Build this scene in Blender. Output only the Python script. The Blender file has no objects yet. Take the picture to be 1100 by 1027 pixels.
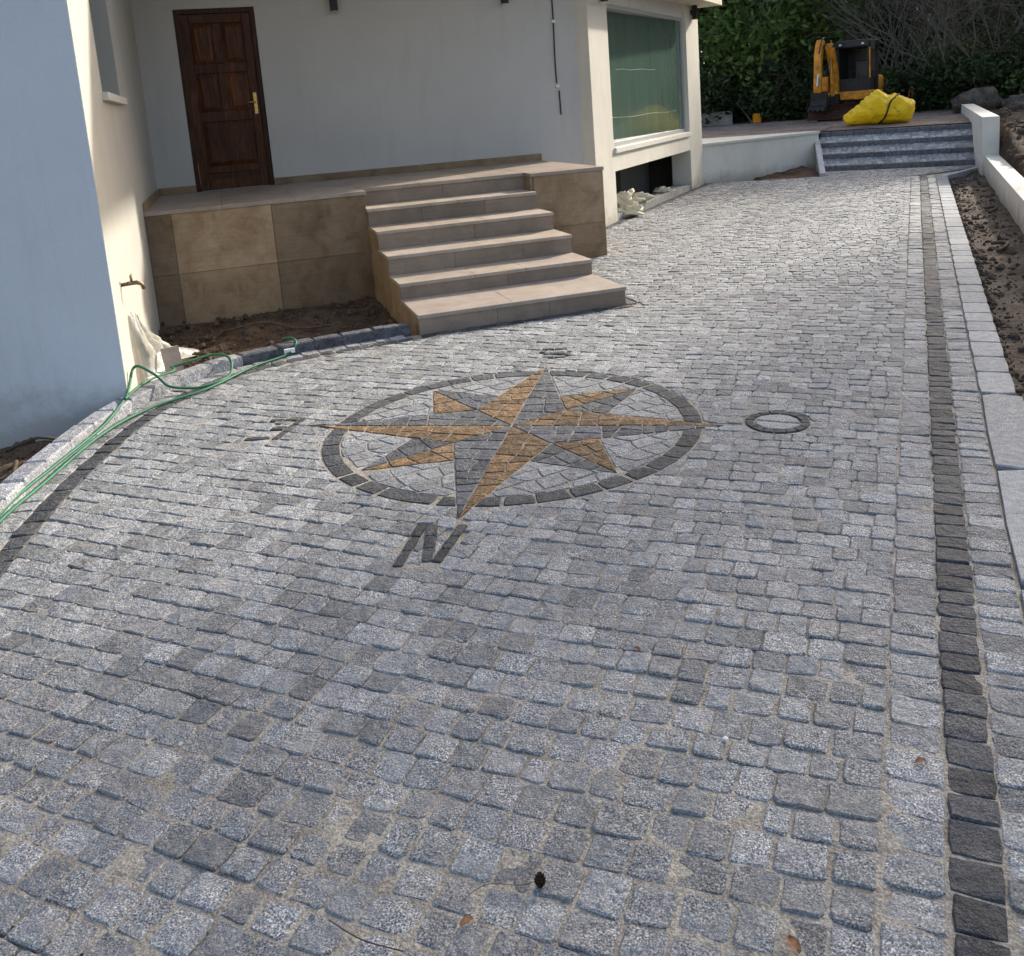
import bpy, bmesh, math, random
from mathutils import Vector, Matrix, noise
R = math.radians
sc = bpy.context.scene
COL = sc.collection
# ------------------------------------------------------------------ camera
CAM_H = 1.70
AX_R = Vector((0.99712, -0.01343, -0.07465)); AX_U = Vector((0.07585, 0.1766, 0.98136)); AX_F = Vector((0, 0.98419, -0.17711))
cd = bpy.data.cameras.new('camera'); cam = bpy.data.objects.new('camera', cd); COL.objects.link(cam)
m = Matrix((AX_R, AX_U, -AX_F)).transposed().to_4x4(); m.translation = (0, 0, CAM_H); cam.matrix_world = m
cd.sensor_fit = 'HORIZONTAL'; cd.sensor_width = 36; cd.lens = 36 * 991.47 / 1100; cd.shift_y = -0.2
cd.clip_start = 0.05; cd.clip_end = 2000
sc.camera = cam
# ------------------------------------------------------------------ sky, sun, exposure
SUN_EL, SUN_AZ = R(25), R(45)
w = bpy.data.worlds.new('World'); sc.world = w; w.use_nodes = True
nt = w.node_tree; sky = nt.nodes.new('ShaderNodeTexSky'); sky.sky_type = 'NISHITA'; sky.sun_disc = False
sky.sun_elevation = SUN_EL; sky.sun_rotation = SUN_AZ; sky.air_density = 1.0; sky.dust_density = 4.0; sky.ozone_density = 0.25
nt.links.new(sky.outputs[0], nt.nodes['Background'].inputs[0]); nt.nodes['Background'].inputs[1].default_value = 0.15
sd = bpy.data.lights.new('sun', 'SUN'); sd.energy = 3.0; sd.angle = R(2.0); sd.color = (1.0, 0.945, 0.84)
so = bpy.data.objects.new('sun', sd); COL.objects.link(so)
sdir = Vector((math.sin(SUN_AZ) * math.cos(SUN_EL), math.cos(SUN_AZ) * math.cos(SUN_EL), math.sin(SUN_EL)))
so.rotation_euler = sdir.to_track_quat('Z', 'Y').to_euler(); so.location = (20, 20, 30)
sc.view_settings.view_transform = 'Standard'; sc.view_settings.look = 'None'; sc.view_settings.exposure = 1.1; sc.view_settings.gamma = 1
sc.view_settings.use_curve_mapping = False
rnd = random.Random(7)

# ------------------------------------------------------------------ material helpers
def newmat(name, color=(.5, .5, .5), rough=.7, spec=.3, metal=0.0):
    mt = bpy.data.materials.new(name); mt.use_nodes = True
    b = mt.node_tree.nodes['Principled BSDF']
    b.inputs['Base Color'].default_value = (*color, 1); b.inputs['Roughness'].default_value = rough
    b.inputs['Specular IOR Level'].default_value = spec; b.inputs['Metallic'].default_value = metal
    return mt, mt.node_tree, b
def N(nt, t, **kw):
    n = nt.nodes.new(t)
    for k, v in kw.items(): setattr(n, k, v)
    return n
def noise_n(nt, vec, scale, detail=3, rough=.55, dist=0):
    n = N(nt, 'ShaderNodeTexNoise'); n.inputs['Scale'].default_value = scale; n.inputs['Detail'].default_value = detail
    n.inputs['Roughness'].default_value = rough; n.inputs['Distortion'].default_value = dist
    nt.links.new(vec, n.inputs['Vector']); return n.outputs['Fac']
def ramp(nt, fac, stops):
    r = N(nt, 'ShaderNodeValToRGB'); e = r.color_ramp.elements
    while len(e) < len(stops): e.new(.5)
    for el, (p, c) in zip(e, stops):
        el.position = p; el.color = (*c, 1) if len(c) == 3 else c
    nt.links.new(fac, r.inputs[0]); return r.outputs[0]
def mixc(nt, fac, a, b, mode='MIX'):
    x = N(nt, 'ShaderNodeMix', data_type='RGBA', blend_type=mode)
    if isinstance(fac, (int, float)): x.inputs[0].default_value = fac
    else: nt.links.new(fac, x.inputs[0])
    for i, v in ((6, a), (7, b)):
        if isinstance(v, tuple): x.inputs[i].default_value = (*v, 1)
        else: nt.links.new(v, x.inputs[i])
    return x.outputs[2]
def mathn(nt, op, a, b=0.0):
    x = N(nt, 'ShaderNodeMath', operation=op)
    for i, v in ((0, a), (1, b)):
        if isinstance(v, (int, float)): x.inputs[i].default_value = v
        else: nt.links.new(v, x.inputs[i])
    return x.outputs[0]
def pos(nt, scale=None):
    g = N(nt, 'ShaderNodeNewGeometry').outputs['Position']
    if scale:
        mp = N(nt, 'ShaderNodeMapping'); mp.inputs['Scale'].default_value = scale; nt.links.new(g, mp.inputs[0]); return mp.outputs[0]
    return g
def bump(nt, b, h, strength=.4, dist=.01, normal=None):
    n = N(nt, 'ShaderNodeBump'); n.inputs['Strength'].default_value = strength; n.inputs['Distance'].default_value = dist
    nt.links.new(h, n.inputs['Height'])
    if normal: nt.links.new(normal, n.inputs['Normal'])
    nt.links.new(n.outputs[0], b.inputs['Normal']); return n.outputs[0]
def tinted(nt, col):
    a = N(nt, 'ShaderNodeAttribute', attribute_name='tint')
    return mixc(nt, 1.0, col, a.outputs['Color'], 'MULTIPLY')

def granite(name, dark, mid, light, dust=.25, bstr=.7, patch=(.78, 1.15)):
    mt, nt, b = newmat(name, rough=.72, spec=.35)
    P = pos(nt)
    sp = noise_n(nt, P, 210, 2.0, .7)
    c = ramp(nt, sp, [(.37, dark), (.465, mid), (.53, mid), (.63, light)])
    vr = ramp(nt, noise_n(nt, P, 7.5, 2, .5), [(.38, (0, 0, 0)), (.62, (.6, .6, .6))])
    c = mixc(nt, vr, c, mid)
    c2 = ramp(nt, noise_n(nt, P, 22, 3), [(.3, (patch[0],) * 3), (.7, (patch[1],) * 3)])
    c = mixc(nt, 1.0, c, c2, 'MULTIPLY'); c = tinted(nt, c)
    if dust:
        d = ramp(nt, noise_n(nt, P, 5.5, 4, .65), [(.50, (0, 0, 0)), (.80, (1, 1, 1))])
        c = mixc(nt, mathn(nt, 'MULTIPLY', d, dust), c, (.44, .40, .33))
    nt.links.new(c, b.inputs['Base Color'])
    h = mathn(nt, 'ADD', noise_n(nt, P, 75, 4, .7), mathn(nt, 'MULTIPLY', noise_n(nt, P, 24, 3, .6), 2.2))
    bump(nt, b, h, bstr, .012)
    return mt
M = {}
M['granite'] = granite('light_granite', (.045, .046, .048), (.255, .258, .264), (.68, .68, .68))
M['dark_granite'] = granite('dark_granite', (.016, .016, .019), (.056, .058, .064), (.15, .152, .16), .12)
M['blue_granite'] = granite('blue_grey_granite', (.028, .029, .034), (.092, .094, .104), (.23, .232, .245), .15, .8, (.6, 1.3))
M['gold_granite'] = granite('gold_granite', (.03, .018, .010), (.185, .105, .046), (.43, .29, .16), .15, .8, (.45, 1.35))
M['sawn_granite'] = granite('sawn_granite', (.09, .095, .105), (.33, .345, .37), (.66, .67, .68), .15, .25)

def sand_mat(name, a, b_, scale=9, bs=.5, speck=160):
    mt, nt, b = newmat(name, rough=.95, spec=.1); P = pos(nt)
    c = ramp(nt, noise_n(nt, P, scale, 5, .65), [(.3, a), (.7, b_)])
    s = ramp(nt, noise_n(nt, P, speck, 2), [(.35, (.62, .62, .62)), (.65, (1.18, 1.18, 1.18))])
    c = mixc(nt, 1.0, c, s, 'MULTIPLY'); nt.links.new(c, b.inputs['Base Color'])
    bump(nt, b, mathn(nt, 'ADD', noise_n(nt, P, speck * .6, 3), noise_n(nt, P, scale * 2.2, 4)), bs, .02); return mt
M['joint'] = sand_mat('joint_sand', (.24, .215, .18), (.50, .455, .385))
M['soil'] = sand_mat('brown_soil', (.055, .035, .022), (.17, .115, .078), 3.2, 1.0, 60)
M['soil_dark'] = sand_mat('damp_soil', (.06, .045, .034), (.19, .15, .115), 2.6, 1.0, 50)
M['upper'] = sand_mat('dusty_earth', (.17, .13, .105), (.34, .275, .23), 1.4, .9, 25)
M['mound'] = sand_mat('dark_red_brown_soil', (.03, .02, .014), (.10, .068, .048), 2.6, 1.0, 40)
M['litter'] = sand_mat('leaf_litter', (.018, .016, .011), (.05, .042, .03), .8, .8, 9)
M['clod'] = sand_mat('soil_clod', (.06, .043, .031), (.19, .145, .108), 12, .8, 90)
M['rock'] = sand_mat('field_stone', (.055, .045, .038), (.19, .155, .128), 6, .9, 40)
M['concrete'] = sand_mat('rough_concrete', (.26, .255, .245), (.42, .41, .39), 4, .5, 60)

def plaster(name, col, bs=.25, grain=170, stain=.08, splash=0):
    mt, nt, b = newmat(name, rough=.88, spec=.15); P = pos(nt)
    s = ramp(nt, noise_n(nt, P, 1.1, 5, .6), [(.35, (1 - stain,) * 3), (.7, (1, 1, 1))])
    c = mixc(nt, 1.0, col, s, 'MULTIPLY')
    st = ramp(nt, noise_n(nt, pos(nt, (7, 7, 1.1)), 1.0, 4, .6), [(.52, (1, 1, 1)), (.78, (.93, .92, .90))]); c = mixc(nt, 1.0, c, st, 'MULTIPLY')
    if splash:
        sp = N(nt, 'ShaderNodeSeparateXYZ'); nt.links.new(P, sp.inputs[0])
        f = mathn(nt, 'ADD', sp.outputs[2], mathn(nt, 'MULTIPLY', noise_n(nt, P, 5, 5, .7), .5))
        c = mixc(nt, ramp(nt, f, [(.22, (.55, .55, .55)), (.46, (0, 0, 0))]), c, (.27, .21, .15))
    nt.links.new(c, b.inputs['Base Color'])
    h = mathn(nt, 'ADD', noise_n(nt, P, grain, 3, .7), mathn(nt, 'MULTIPLY', noise_n(nt, P, 9, 2), .5))
    bump(nt, b, h, bs, .006); return mt
M['plaster'] = plaster('smooth_white_plaster', (.72, .70, .66))
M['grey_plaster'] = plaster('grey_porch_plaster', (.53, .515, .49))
M['front_paint'] = plaster('pale_blue_grey_render', (.63, .67, .715), .6, 75, .08, 1)
M['cream_plaster'] = plaster('cream_plaster', (.50, .475, .42))
M['rough_plaster'] = plaster('scraped_cream_plaster', (.70, .66, .57), .8, 70, .12, 1)
M['wall_white'] = plaster('garden_wall_paint', (.84, .78, .68), .35, 70, .14, 1)
M['soffit'] = plaster('soffit_paint', (.68, .62, .48), .1)
M['roof'] = plaster('roof_tile_red', (.30, .14, .09), .6, 20)
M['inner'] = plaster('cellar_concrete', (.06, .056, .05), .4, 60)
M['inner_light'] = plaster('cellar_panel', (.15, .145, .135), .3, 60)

def travertine(name, a, b_, c_):
    mt, nt, b = newmat(name, rough=.55, spec=.3); P = pos(nt)
    n1 = noise_n(nt, P, 4.5, 8, .68, .4); c = ramp(nt, n1, [(.22, a), (.5, b_), (.78, c_)])
    n2 = noise_n(nt, pos(nt, (1.5, 1.5, 22)), 2.2, 4, .6); v = ramp(nt, n2, [(.35, (.82, .80, .77)), (.65, (1.1, 1.1, 1.1))])
    c = mixc(nt, .4, c, v, 'MULTIPLY'); c = tinted(nt, c)
    pit = ramp(nt, noise_n(nt, P, 55, 2, .5), [(.27, (.55, .5, .45)), (.34, (1, 1, 1))])
    c = mixc(nt, .6, c, pit, 'MULTIPLY')
    nt.links.new(c, b.inputs['Base Color']); bump(nt, b, noise_n(nt, P, 60, 3), .12, .004); return mt
M['trav'] = travertine('travertine', (.19, .115, .06), (.36, .255, .155), (.48, .37, .25))
M['trav_step'] = travertine('honed_travertine', (.28, .23, .19), (.375, .315, .265), (.47, .405, .35))

def wood():
    mt, nt, b = newmat('dark_walnut', rough=.45, spec=.22); P = pos(nt, (14, 14, 1.6))
    c = ramp(nt, noise_n(nt, P, 1.6, 5, .6, 1.2), [(.25, (.016, .0055, .0025)), (.5, (.058, .019, .0065)), (.75, (.13, .048, .016))])
    c = tinted(nt, c); nt.links.new(c, b.inputs['Base Color']); bump(nt, b, noise_n(nt, P, 5, 3), .08, .003); return mt
M['wood'] = wood()
def simple(name, col, rough=.5, spec=.4, metal=0, nscale=0, amt=.25, bs=0):
    mt, nt, b = newmat(name, col, rough, spec, metal)
    if nscale:
        P = pos(nt); v = ramp(nt, noise_n(nt, P, nscale, 4), [(.3, (1 - amt,) * 3), (.7, (1 + amt,) * 3)])
        nt.links.new(mixc(nt, 1.0, col, v, 'MULTIPLY'), b.inputs['Base Color'])
        if bs: bump(nt, b, noise_n(nt, P, nscale * 1.7, 4), bs, .02)
    return mt
M['black'] = simple('black_metal', (.012, .012, .013), .45, .4, 0, 30)
M['matte_black'] = simple('matte_black', (.008, .008, .008), .95, .02)
M['brass'] = simple('brass', (.62, .40, .16), .3, .5, 1, 40)
M['old_brass'] = simple('weathered_brass', (.20, .15, .09), .45, .5, .8, 60)
M['stone_white'] = simple('white_sill_stone', (.66, .63, .56), .5, .3, 0, 12, .08)
M['pvc'] = simple('grey_window_frame', (.36, .37, .37), .4, .4)
M['film_edge'] = simple('film_crease', (.11, .15, .125), .6, .2)
M['hose'] = simple('green_hose_rubber', (.010, .12, .058), .6, .5, 0, 20, .2)
M['paper'] = simple('white_tag', (.78, .77, .74), .7, .2, 0, 30, .05)
M['orange'] = simple('excavator_orange_paint', (.56, .22, .016), .5, .35, 0, 6, .5)
M['steel_dark'] = simple('dirty_dark_steel', (.028, .025, .024), .6, .4, .3, 12, .4)
M['rust'] = simple('rusty_blade', (.06, .028, .02), .75, .3, .2, 14, .5)
M['rubber'] = simple('track_rubber', (.016, .015, .015), .8, .2, 0, 18, .3)
M['chrome'] = simple('hydraulic_rod', (.55, .55, .56), .2, .5, 1)
M['seat'] = simple('seat_vinyl', (.05, .05, .055), .5)
M['glassdark'] = simple('cab_glass', (.012, .013, .015), .35, .3)
M['canister'] = simple('orange_plastic', (.75, .28, .01), .45)
M['rope'] = simple('dark_webbing', (.05, .022, .012), .8)
M['foam'] = simple('foam_cream', (.66, .60, .45), .8, .2, 0, 25, .12, .5)
M['leafdry'] = simple('dry_leaf', (.24, .12, .065), .7, .2, 0, 60, .4)
M['cone'] = simple('pine_cone', (.055, .036, .024), .8, .2, 0, 90, .4)
M['twig'] = simple('twig_bark', (.10, .075, .055), .9, .1, 0, 40, .3)
M['bark'] = simple('tree_bark', (.13, .105, .08), .9, .1, 0, 15, .35, .6)
M['greybark'] = simple('grey_twig_bark', (.17, .152, .125), .9, .1, 0, 15, .3)

def film():
    mt, nt, b = newmat('green_filmed_glass', rough=.12, spec=.5)
    c = ramp(nt, noise_n(nt, pos(nt, (5, 5, .5)), 1.3, 4, .6), [(.3, (.075, .12, .095)), (.7, (.10, .15, .122))])
    nt.links.new(c, b.inputs['Base Color'])
    b.inputs['Coat Weight'].default_value = .35; b.inputs['Coat Roughness'].default_value = .03
    h = noise_n(nt, pos(nt, (3, 3, .6)), 1.2, 3); bump(nt, b, h, .02, .02); return mt
M['film'] = film()
def sheetmat():
    mt, nt, b = newmat('crumpled_clear_sheet', (.58, .56, .49), .35, .4)
    b.inputs['Transmission Weight'].default_value = .25; b.inputs['Alpha'].default_value = .88
    bump(nt, b, noise_n(nt, pos(nt, (16, 16, 5)), 1.6, 5, .6), .5, .03); return mt
M['sheet'] = sheetmat()
def bagmat():
    mt, nt, b = newmat('yellow_woven_bag', (.80, .58, .015), .55, .35); P = pos(nt)
    v = ramp(nt, noise_n(nt, P, 7, 5, .65), [(.28, (.45, .40, .3)), (.42, (1, 1, 1)), (.8, (1.12, 1.12, 1.0))])
    nt.links.new(mixc(nt, 1.0, (.88, .56, .008), v, 'MULTIPLY'), b.inputs['Base Color'])
    bump(nt, b, noise_n(nt, pos(nt, (3, 3, 14)), 1.6, 5, .6), .5, .05); return mt
M['bag'] = bagmat()
def leafmat(name, a, b_, tl_=.3):
    mt, nt, b = newmat(name, rough=.55, spec=.3)
    c = ramp(nt, noise_n(nt, pos(nt), 2.3, 3), [(.3, a), (.7, b_)]); c = tinted(nt, c)
    nt.links.new(c, b.inputs['Base Color'])
    tr = N(nt, 'ShaderNodeBsdfTranslucent'); nt.links.new(c, tr.inputs[0])
    ms = N(nt, 'ShaderNodeMixShader'); ms.inputs[0].default_value = tl_
    out = nt.nodes['Material Output']
    nt.links.new(b.outputs[0], ms.inputs[1]); nt.links.new(tr.outputs[0], ms.inputs[2]); nt.links.new(ms.outputs[0], out.inputs[0]); return mt
M['leaf_green'] = leafmat('fresh_green_leaves', (.08, .135, .04), (.17, .25, .075), .45)
M['leaf_dark'] = leafmat('dark_evergreen_leaves', (.028, .045, .02), (.06, .09, .038))
M['leaf_black'] = leafmat('deep_shade_conifer', (.012, .019, .011), (.028, .04, .022), .15)
M['leaf_olive'] = leafmat('olive_shrub_leaves', (.05, .066, .028), (.11, .13, .058))
M['leaf_dry'] = leafmat('dry_scrub', (.07, .06, .04), (.14, .12, .085))

# ------------------------------------------------------------------ mesh helpers
ORG = {}
class MB:
    def __init__(s): s.v = []; s.f = []; s.t = []
    def add(s, vs, fs, tint=1.0):
        o = len(s.v); s.v += [Vector(p) for p in vs]
        for f in fs: s.f.append([i + o for i in f]); s.t.append(tint)
        return s
    def box(s, F, a, b, tint=1.0):
        c = [F(x, y, z) for z in (a[2], b[2]) for y in (a[1], b[1]) for x in (a[0], b[0])]
        return s.add(c, [(0, 2, 3, 1), (4, 5, 7, 6), (0, 1, 5, 4), (2, 6, 7, 3), (0, 4, 6, 2), (1, 3, 7, 5)], tint)
    def prism(s, poly, z0, z1, tint=1.0):
        n = len(poly); vs = [(x, y, z0) for x, y in poly] + [(x, y, z1) for x, y in poly]
        return s.add(vs, [list(range(n))[::-1], list(range(n, 2 * n))] + [(i, (i + 1) % n, n + (i + 1) % n, n + i) for i in range(n)], tint)
    def tube(s, pts, rad, n=8, tint=1.0, caps=True):
        pts = [Vector(p) for p in pts]; k = len(pts); rad = rad if isinstance(rad, (list, tuple)) else [rad] * k
        o = len(s.v); up = Vector((.13, .21, .97)).normalized(); prev = None
        for i, p in enumerate(pts):
            t = (pts[min(i + 1, k - 1)] - pts[max(i - 1, 0)])
            t = t.normalized() if t.length > 1e-9 else Vector((0, 0, 1))
            x = (prev - t * prev.dot(t)) if prev is not None else t.cross(up)
            if x.length < 1e-4: x = t.cross(Vector((1, 0, 0)))
            x.normalize(); prev = x; y = t.cross(x)
            for j in range(n):
                a = 2 * math.pi * j / n; s.v.append(p + (x * math.cos(a) + y * math.sin(a)) * rad[i])
        for i in range(k - 1):
            for j in range(n):
                s.f.append([o + i * n + j, o + i * n + (j + 1) % n, o + (i + 1) * n + (j + 1) % n, o + (i + 1) * n + j]); s.t.append(tint)
        if caps:
            s.f.append([o + j for j in range(n)][::-1]); s.t.append(tint)
            s.f.append([o + (k - 1) * n + j for j in range(n)]); s.t.append(tint)
        return s
    def build(s, name, mat, parent=None, smooth=False, bevel=0, fix=True):
        lo = Vector((min(p.x for p in s.v), min(p.y for p in s.v), min(p.z for p in s.v)))
        hi = Vector((max(p.x for p in s.v), max(p.y for p in s.v), max(p.z for p in s.v)))
        org = Vector(((lo.x + hi.x) / 2, (lo.y + hi.y) / 2, lo.z))
        me = bpy.data.meshes.new(name); me.from_pydata([tuple(p - org) for p in s.v], [], s.f)
        at = me.attributes.new('tint', 'FLOAT_COLOR', 'FACE'); buf = []
        for t in s.t: buf += [t, t, t, 1.0] if isinstance(t, (int, float)) else [*t, 1.0]
        at.data.foreach_set('color', buf)
        if fix:
            bm = bmesh.new(); bm.from_mesh(me); bmesh.ops.recalc_face_normals(bm, faces=bm.faces); bm.to_mesh(me); bm.free()
        me.materials.append(M[mat] if isinstance(mat, str) else mat)
        if smooth: me.polygons.foreach_set('use_smooth', [True] * len(me.polygons))
        o = bpy.data.objects.new(name, me); COL.objects.link(o)
        o.location = org - (ORG[parent.name] if parent else Vector((0, 0, 0))); ORG[o.name] = org
        if parent: o.parent = parent
        if bevel:
            bv = o.modifiers.new('edge', 'BEVEL'); bv.width = bevel; bv.segments = 2; bv.limit_method = 'ANGLE'
        return o
def tag(o, label=None, cat=None, group=None, kind=None):
    for k, v in (('label', label), ('category', cat), ('group', group), ('kind', kind)):
        if v: o[k] = v
    return o
def thing(name, loc, label, cat, group=None):
    o = bpy.data.objects.new(name, None); COL.objects.link(o); o.location = loc; ORG[o.name] = Vector(loc); o.empty_display_size = .2
    return tag(o, label, cat, group)
def struct(o): o['kind'] = 'structure'; return o
ID = lambda x, y, z: Vector((x, y, z))
# house frame: u along porch back wall, v out towards the drive; window-wall frame: s along the wall, n outwards
UO = Vector((-4.048, 10.811, 0)); UU = Vector((.95732, .28902, 0)); VV = Vector((.28902, -.95732, 0))
H = lambda u, v, z: UO + UU * u + VV * v + Vector((0, 0, z))
WO = Vector((1.55, 12.95, 0)); WD = Vector((.444, .896, 0)); WN = Vector((.896, -.444, 0))
WW = lambda s, n, z: WO + WD * s + WN * n + Vector((0, 0, z))
# drive frame: p to the right of the dark band, b along it
DB = Vector((.82, 1.53, 0)); DE = Vector((.4065, .9136, 0)); DP = Vector((.9136, -.4065, 0))
DR = lambda p, b, z=0: DB + DP * p + DE * b + Vector((0, 0, z))
def pb(x, y): q = Vector((x, y, 0)) - DB; return q.dot(DP), q.dot(DE)

# ------------------------------------------------------------------ 2-D polygon tools
def clip(poly, p0, n):
    out = []; k = len(poly)
    for i in range(k):
        a, b = poly[i], poly[(i + 1) % k]
        da = (a[0] - p0[0]) * n[0] + (a[1] - p0[1]) * n[1]; db = (b[0] - p0[0]) * n[0] + (b[1] - p0[1]) * n[1]
        if da <= 0: out.append(a)
        if (da < 0 < db) or (db < 0 < da):
            t = da / (da - db); out.append((a[0] + (b[0] - a[0]) * t, a[1] + (b[1] - a[1]) * t))
    return out
def area(p): return .5 * sum(p[i][0] * p[(i + 1) % len(p)][1] - p[(i + 1) % len(p)][0] * p[i][1] for i in range(len(p))) if len(p) > 2 else 0
def cen(p): return (sum(q[0] for q in p) / len(p), sum(q[1] for q in p) / len(p))
def ccw(p): return p if area(p) > 0 else p[::-1]
def edges(p):
    for i in range(len(p)):
        a, b = p[i], p[(i + 1) % len(p)]; L = math.hypot(b[0] - a[0], b[1] - a[1])
        if L > 1e-6: yield a, b, ((b[1] - a[1]) / L, -(b[0] - a[0]) / L)   # outward normal of a ccw polygon
def shrink(p, d):
    p = ccw(p); q = p
    for a, b, n in edges(p):
        q = clip(q, (a[0] - n[0] * d, a[1] - n[1] * d), n)
        if len(q) < 3: return []
    return q
def inside(p, x, y): return all((x - a[0]) * n[0] + (y - a[1]) * n[1] <= 0 for a, b, n in edges(p))
def carve(poly, obst, gap=0.0):      # remove a convex obstacle: keep the side that leaves most
    if not poly: return poly
    xs = [q[0] for q in poly]; ys = [q[1] for q in poly]; ox = [q[0] for q in obst]; oy = [q[1] for q in obst]
    if max(xs) < min(ox) - gap or min(xs) > max(ox) + gap or max(ys) < min(oy) - gap or min(ys) > max(oy) + gap: return poly
    inter = poly
    for a, b, n in edges(obst):
        inter = clip(inter, (a[0] + n[0] * gap, a[1] + n[1] * gap), n)
        if len(inter) < 3: return poly
    best = []
    for a, b, n in edges(obst):
        c = clip(poly, (a[0] + n[0] * gap, a[1] + n[1] * gap), (-n[0], -n[1]))
        if len(c) > 2 and area(ccw(c)) > (area(ccw(best)) if len(best) > 2 else 0): best = c
    return best

def clean(p):
    out = []
    for q in p:
        if not out or math.hypot(q[0] - out[-1][0], q[1] - out[-1][1]) > .006: out.append(q)
    if len(out) > 1 and math.hypot(out[0][0] - out[-1][0], out[0][1] - out[-1][1]) < .006: out.pop()
    return out
def stone(mb, poly, tint=1.0, z=0.0, joint=.010, depth=.035, hi=1, bev=.009, rough=1.0, zf=None, rg=rnd):
    """one hewn stone: bottom ring, shoulder ring, top ring, (inner ring) and centre"""
    poly = clean(shrink(poly, joint / 2))
    if len(poly) < 3 or area(poly) < .0009: return False
    c = cen(poly); ring = []
    if hi:
        m_ = len(poly)
        for i in range(m_):
            z_, a, b = poly[i - 1], poly[i], poly[(i + 1) % m_]
            L0 = math.hypot(a[0] - z_[0], a[1] - z_[1]); L1 = math.hypot(b[0] - a[0], b[1] - a[1])
            if hi > 1 and m_ < 6 and min(L0, L1) > .04:
                k0, k1_ = rg.uniform(.04, .15), rg.uniform(.04, .15)
                ring.append((a[0] + (z_[0] - a[0]) * k0, a[1] + (z_[1] - a[1]) * k0)); ring.append((a[0] + (b[0] - a[0]) * k1_, a[1] + (b[1] - a[1]) * k1_))
            else:
                k = rg.uniform(.02, .09) if rough else .02
                ring.append((a[0] + (c[0] - a[0]) * k, a[1] + (c[1] - a[1]) * k))
            if L1 > .035:
                t = rg.uniform(.38, .62); j = rg.uniform(-.06, .06) * rough
                x, y = a[0] + (b[0] - a[0]) * t, a[1] + (b[1] - a[1]) * t
                ring.append((x + (c[0] - x) * j, y + (c[1] - y) * j))
    else: ring = poly
    n = len(ring); zf = zf or (lambda x, y: 0.0)
    r_ = max(.02, math.sqrt(abs(area(poly)) / 3.14)); k1 = min(.45, bev / r_)
    tx, ty = rg.uniform(-.05, .05) * rough, rg.uniform(-.05, .05) * rough
    def lift(x, y): return z + zf(x, y) + tx * (x - c[0]) + ty * (y - c[1])
    vs = [(x, y, z + zf(x, y) - depth) for x, y in ring]
    vs += [(x, y, lift(x, y) - bev * rg.uniform(.7, 1.1)) for x, y in ring]
    def inn(k, jz): return [((x + (c[0] - x) * k), (y + (c[1] - y) * k), lift(x, y) + rg.uniform(-jz, jz) * rough) for x, y in ring]
    vs += inn(k1, .0018); rings = 3
    if hi > 2: vs += inn(.55, .003); rings = 4
    vs.append((c[0], c[1], lift(*c) + .001 + rg.uniform(-.002, .003) * rough))
    fs = []
    for k in range(rings - 1):
        for i in range(n): fs.append((k * n + i, k * n + (i + 1) % n, (k + 1) * n + (i + 1) % n, (k + 1) * n + i))
    t = (rings - 1) * n
    for i in range(n): fs.append((t + i, t + (i + 1) % n, rings * n))
    mb.add(vs, fs, tint); return True

# ------------------------------------------------------------------ ground sheets
g = MB(); g.add([(-700, -700, -.42), (700, -700, -.42), (700, 700, -.42), (-700, 700, -.42)], [(0, 1, 2, 3)])
struct(g.build('ground', 'soil_dark'))
def fbm(x, y, s, seed=0): return noise.fractal(Vector((x * s + seed, y * s - seed, seed * 1.7)), .9, 2.1, 5)
def gridmesh(name, F, nu, nv, mat, smooth=True):
    mb = MB(); vs = [F(i / nu, j / nv) for j in range(nv + 1) for i in range(nu + 1)]
    mb.add(vs, [(j * (nu + 1) + i, j * (nu + 1) + i + 1, (j + 1) * (nu + 1) + i + 1, (j + 1) * (nu + 1) + i) for j in range(nv) for i in range(nu)])
    return struct(mb.build(name, mat, smooth=smooth, fix=False))
# planting bed on the house side, lower than the paving
def bedF(a, b):
    x = -9 + a * 8.35; y = .5 + b * 9.6
    return (x, y, -.14 + .035 * fbm(x, y, 2.6) + .02 * fbm(x, y, 9, 3) + .05 * max(0, (y - 6.3)) * .3 * (1 if x > -2.6 else .2))
gridmesh('planting_bed', bedF, 110, 130, 'soil')
# bare earth right of the edging and beyond the low wall, rising to the upper level
def ss(t): t = max(0, min(1, t)); return t * t * (3 - 2 * t)
def earth_z(p, b):
    z = -.075 + .03 * fbm(p, b, 1.7, 5) + .009 * fbm(p, b, 7, 2)
    if p > .6: z += .03 * ss((p - .6) / .3)
    if p > 1.05: z += ss((p - 1.05) / .25) * (.16 + .62 * ss((b - 9.5) / 7.5) + .10 * fbm(p, b, .9, 9) + .06 * fbm(p, b, 3.1, 4))
    return z
def earthF(a, b):
    p = .30 + .78 * a; bb = -4 + 32 * b
    q = DR(p, bb); return (q.x, q.y, earth_z(p, bb))
gridmesh('bare_earth', earthF, 16, 260, 'soil_dark')
def moundF(a, b):
    p = 1.08 + 13 * a ** 1.7; bb = -4 + 32 * b
    q = DR(p, bb); return (q.x, q.y, earth_z(p, bb))
gridmesh('earth_mound', moundF, 90, 190, 'mound')
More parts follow.
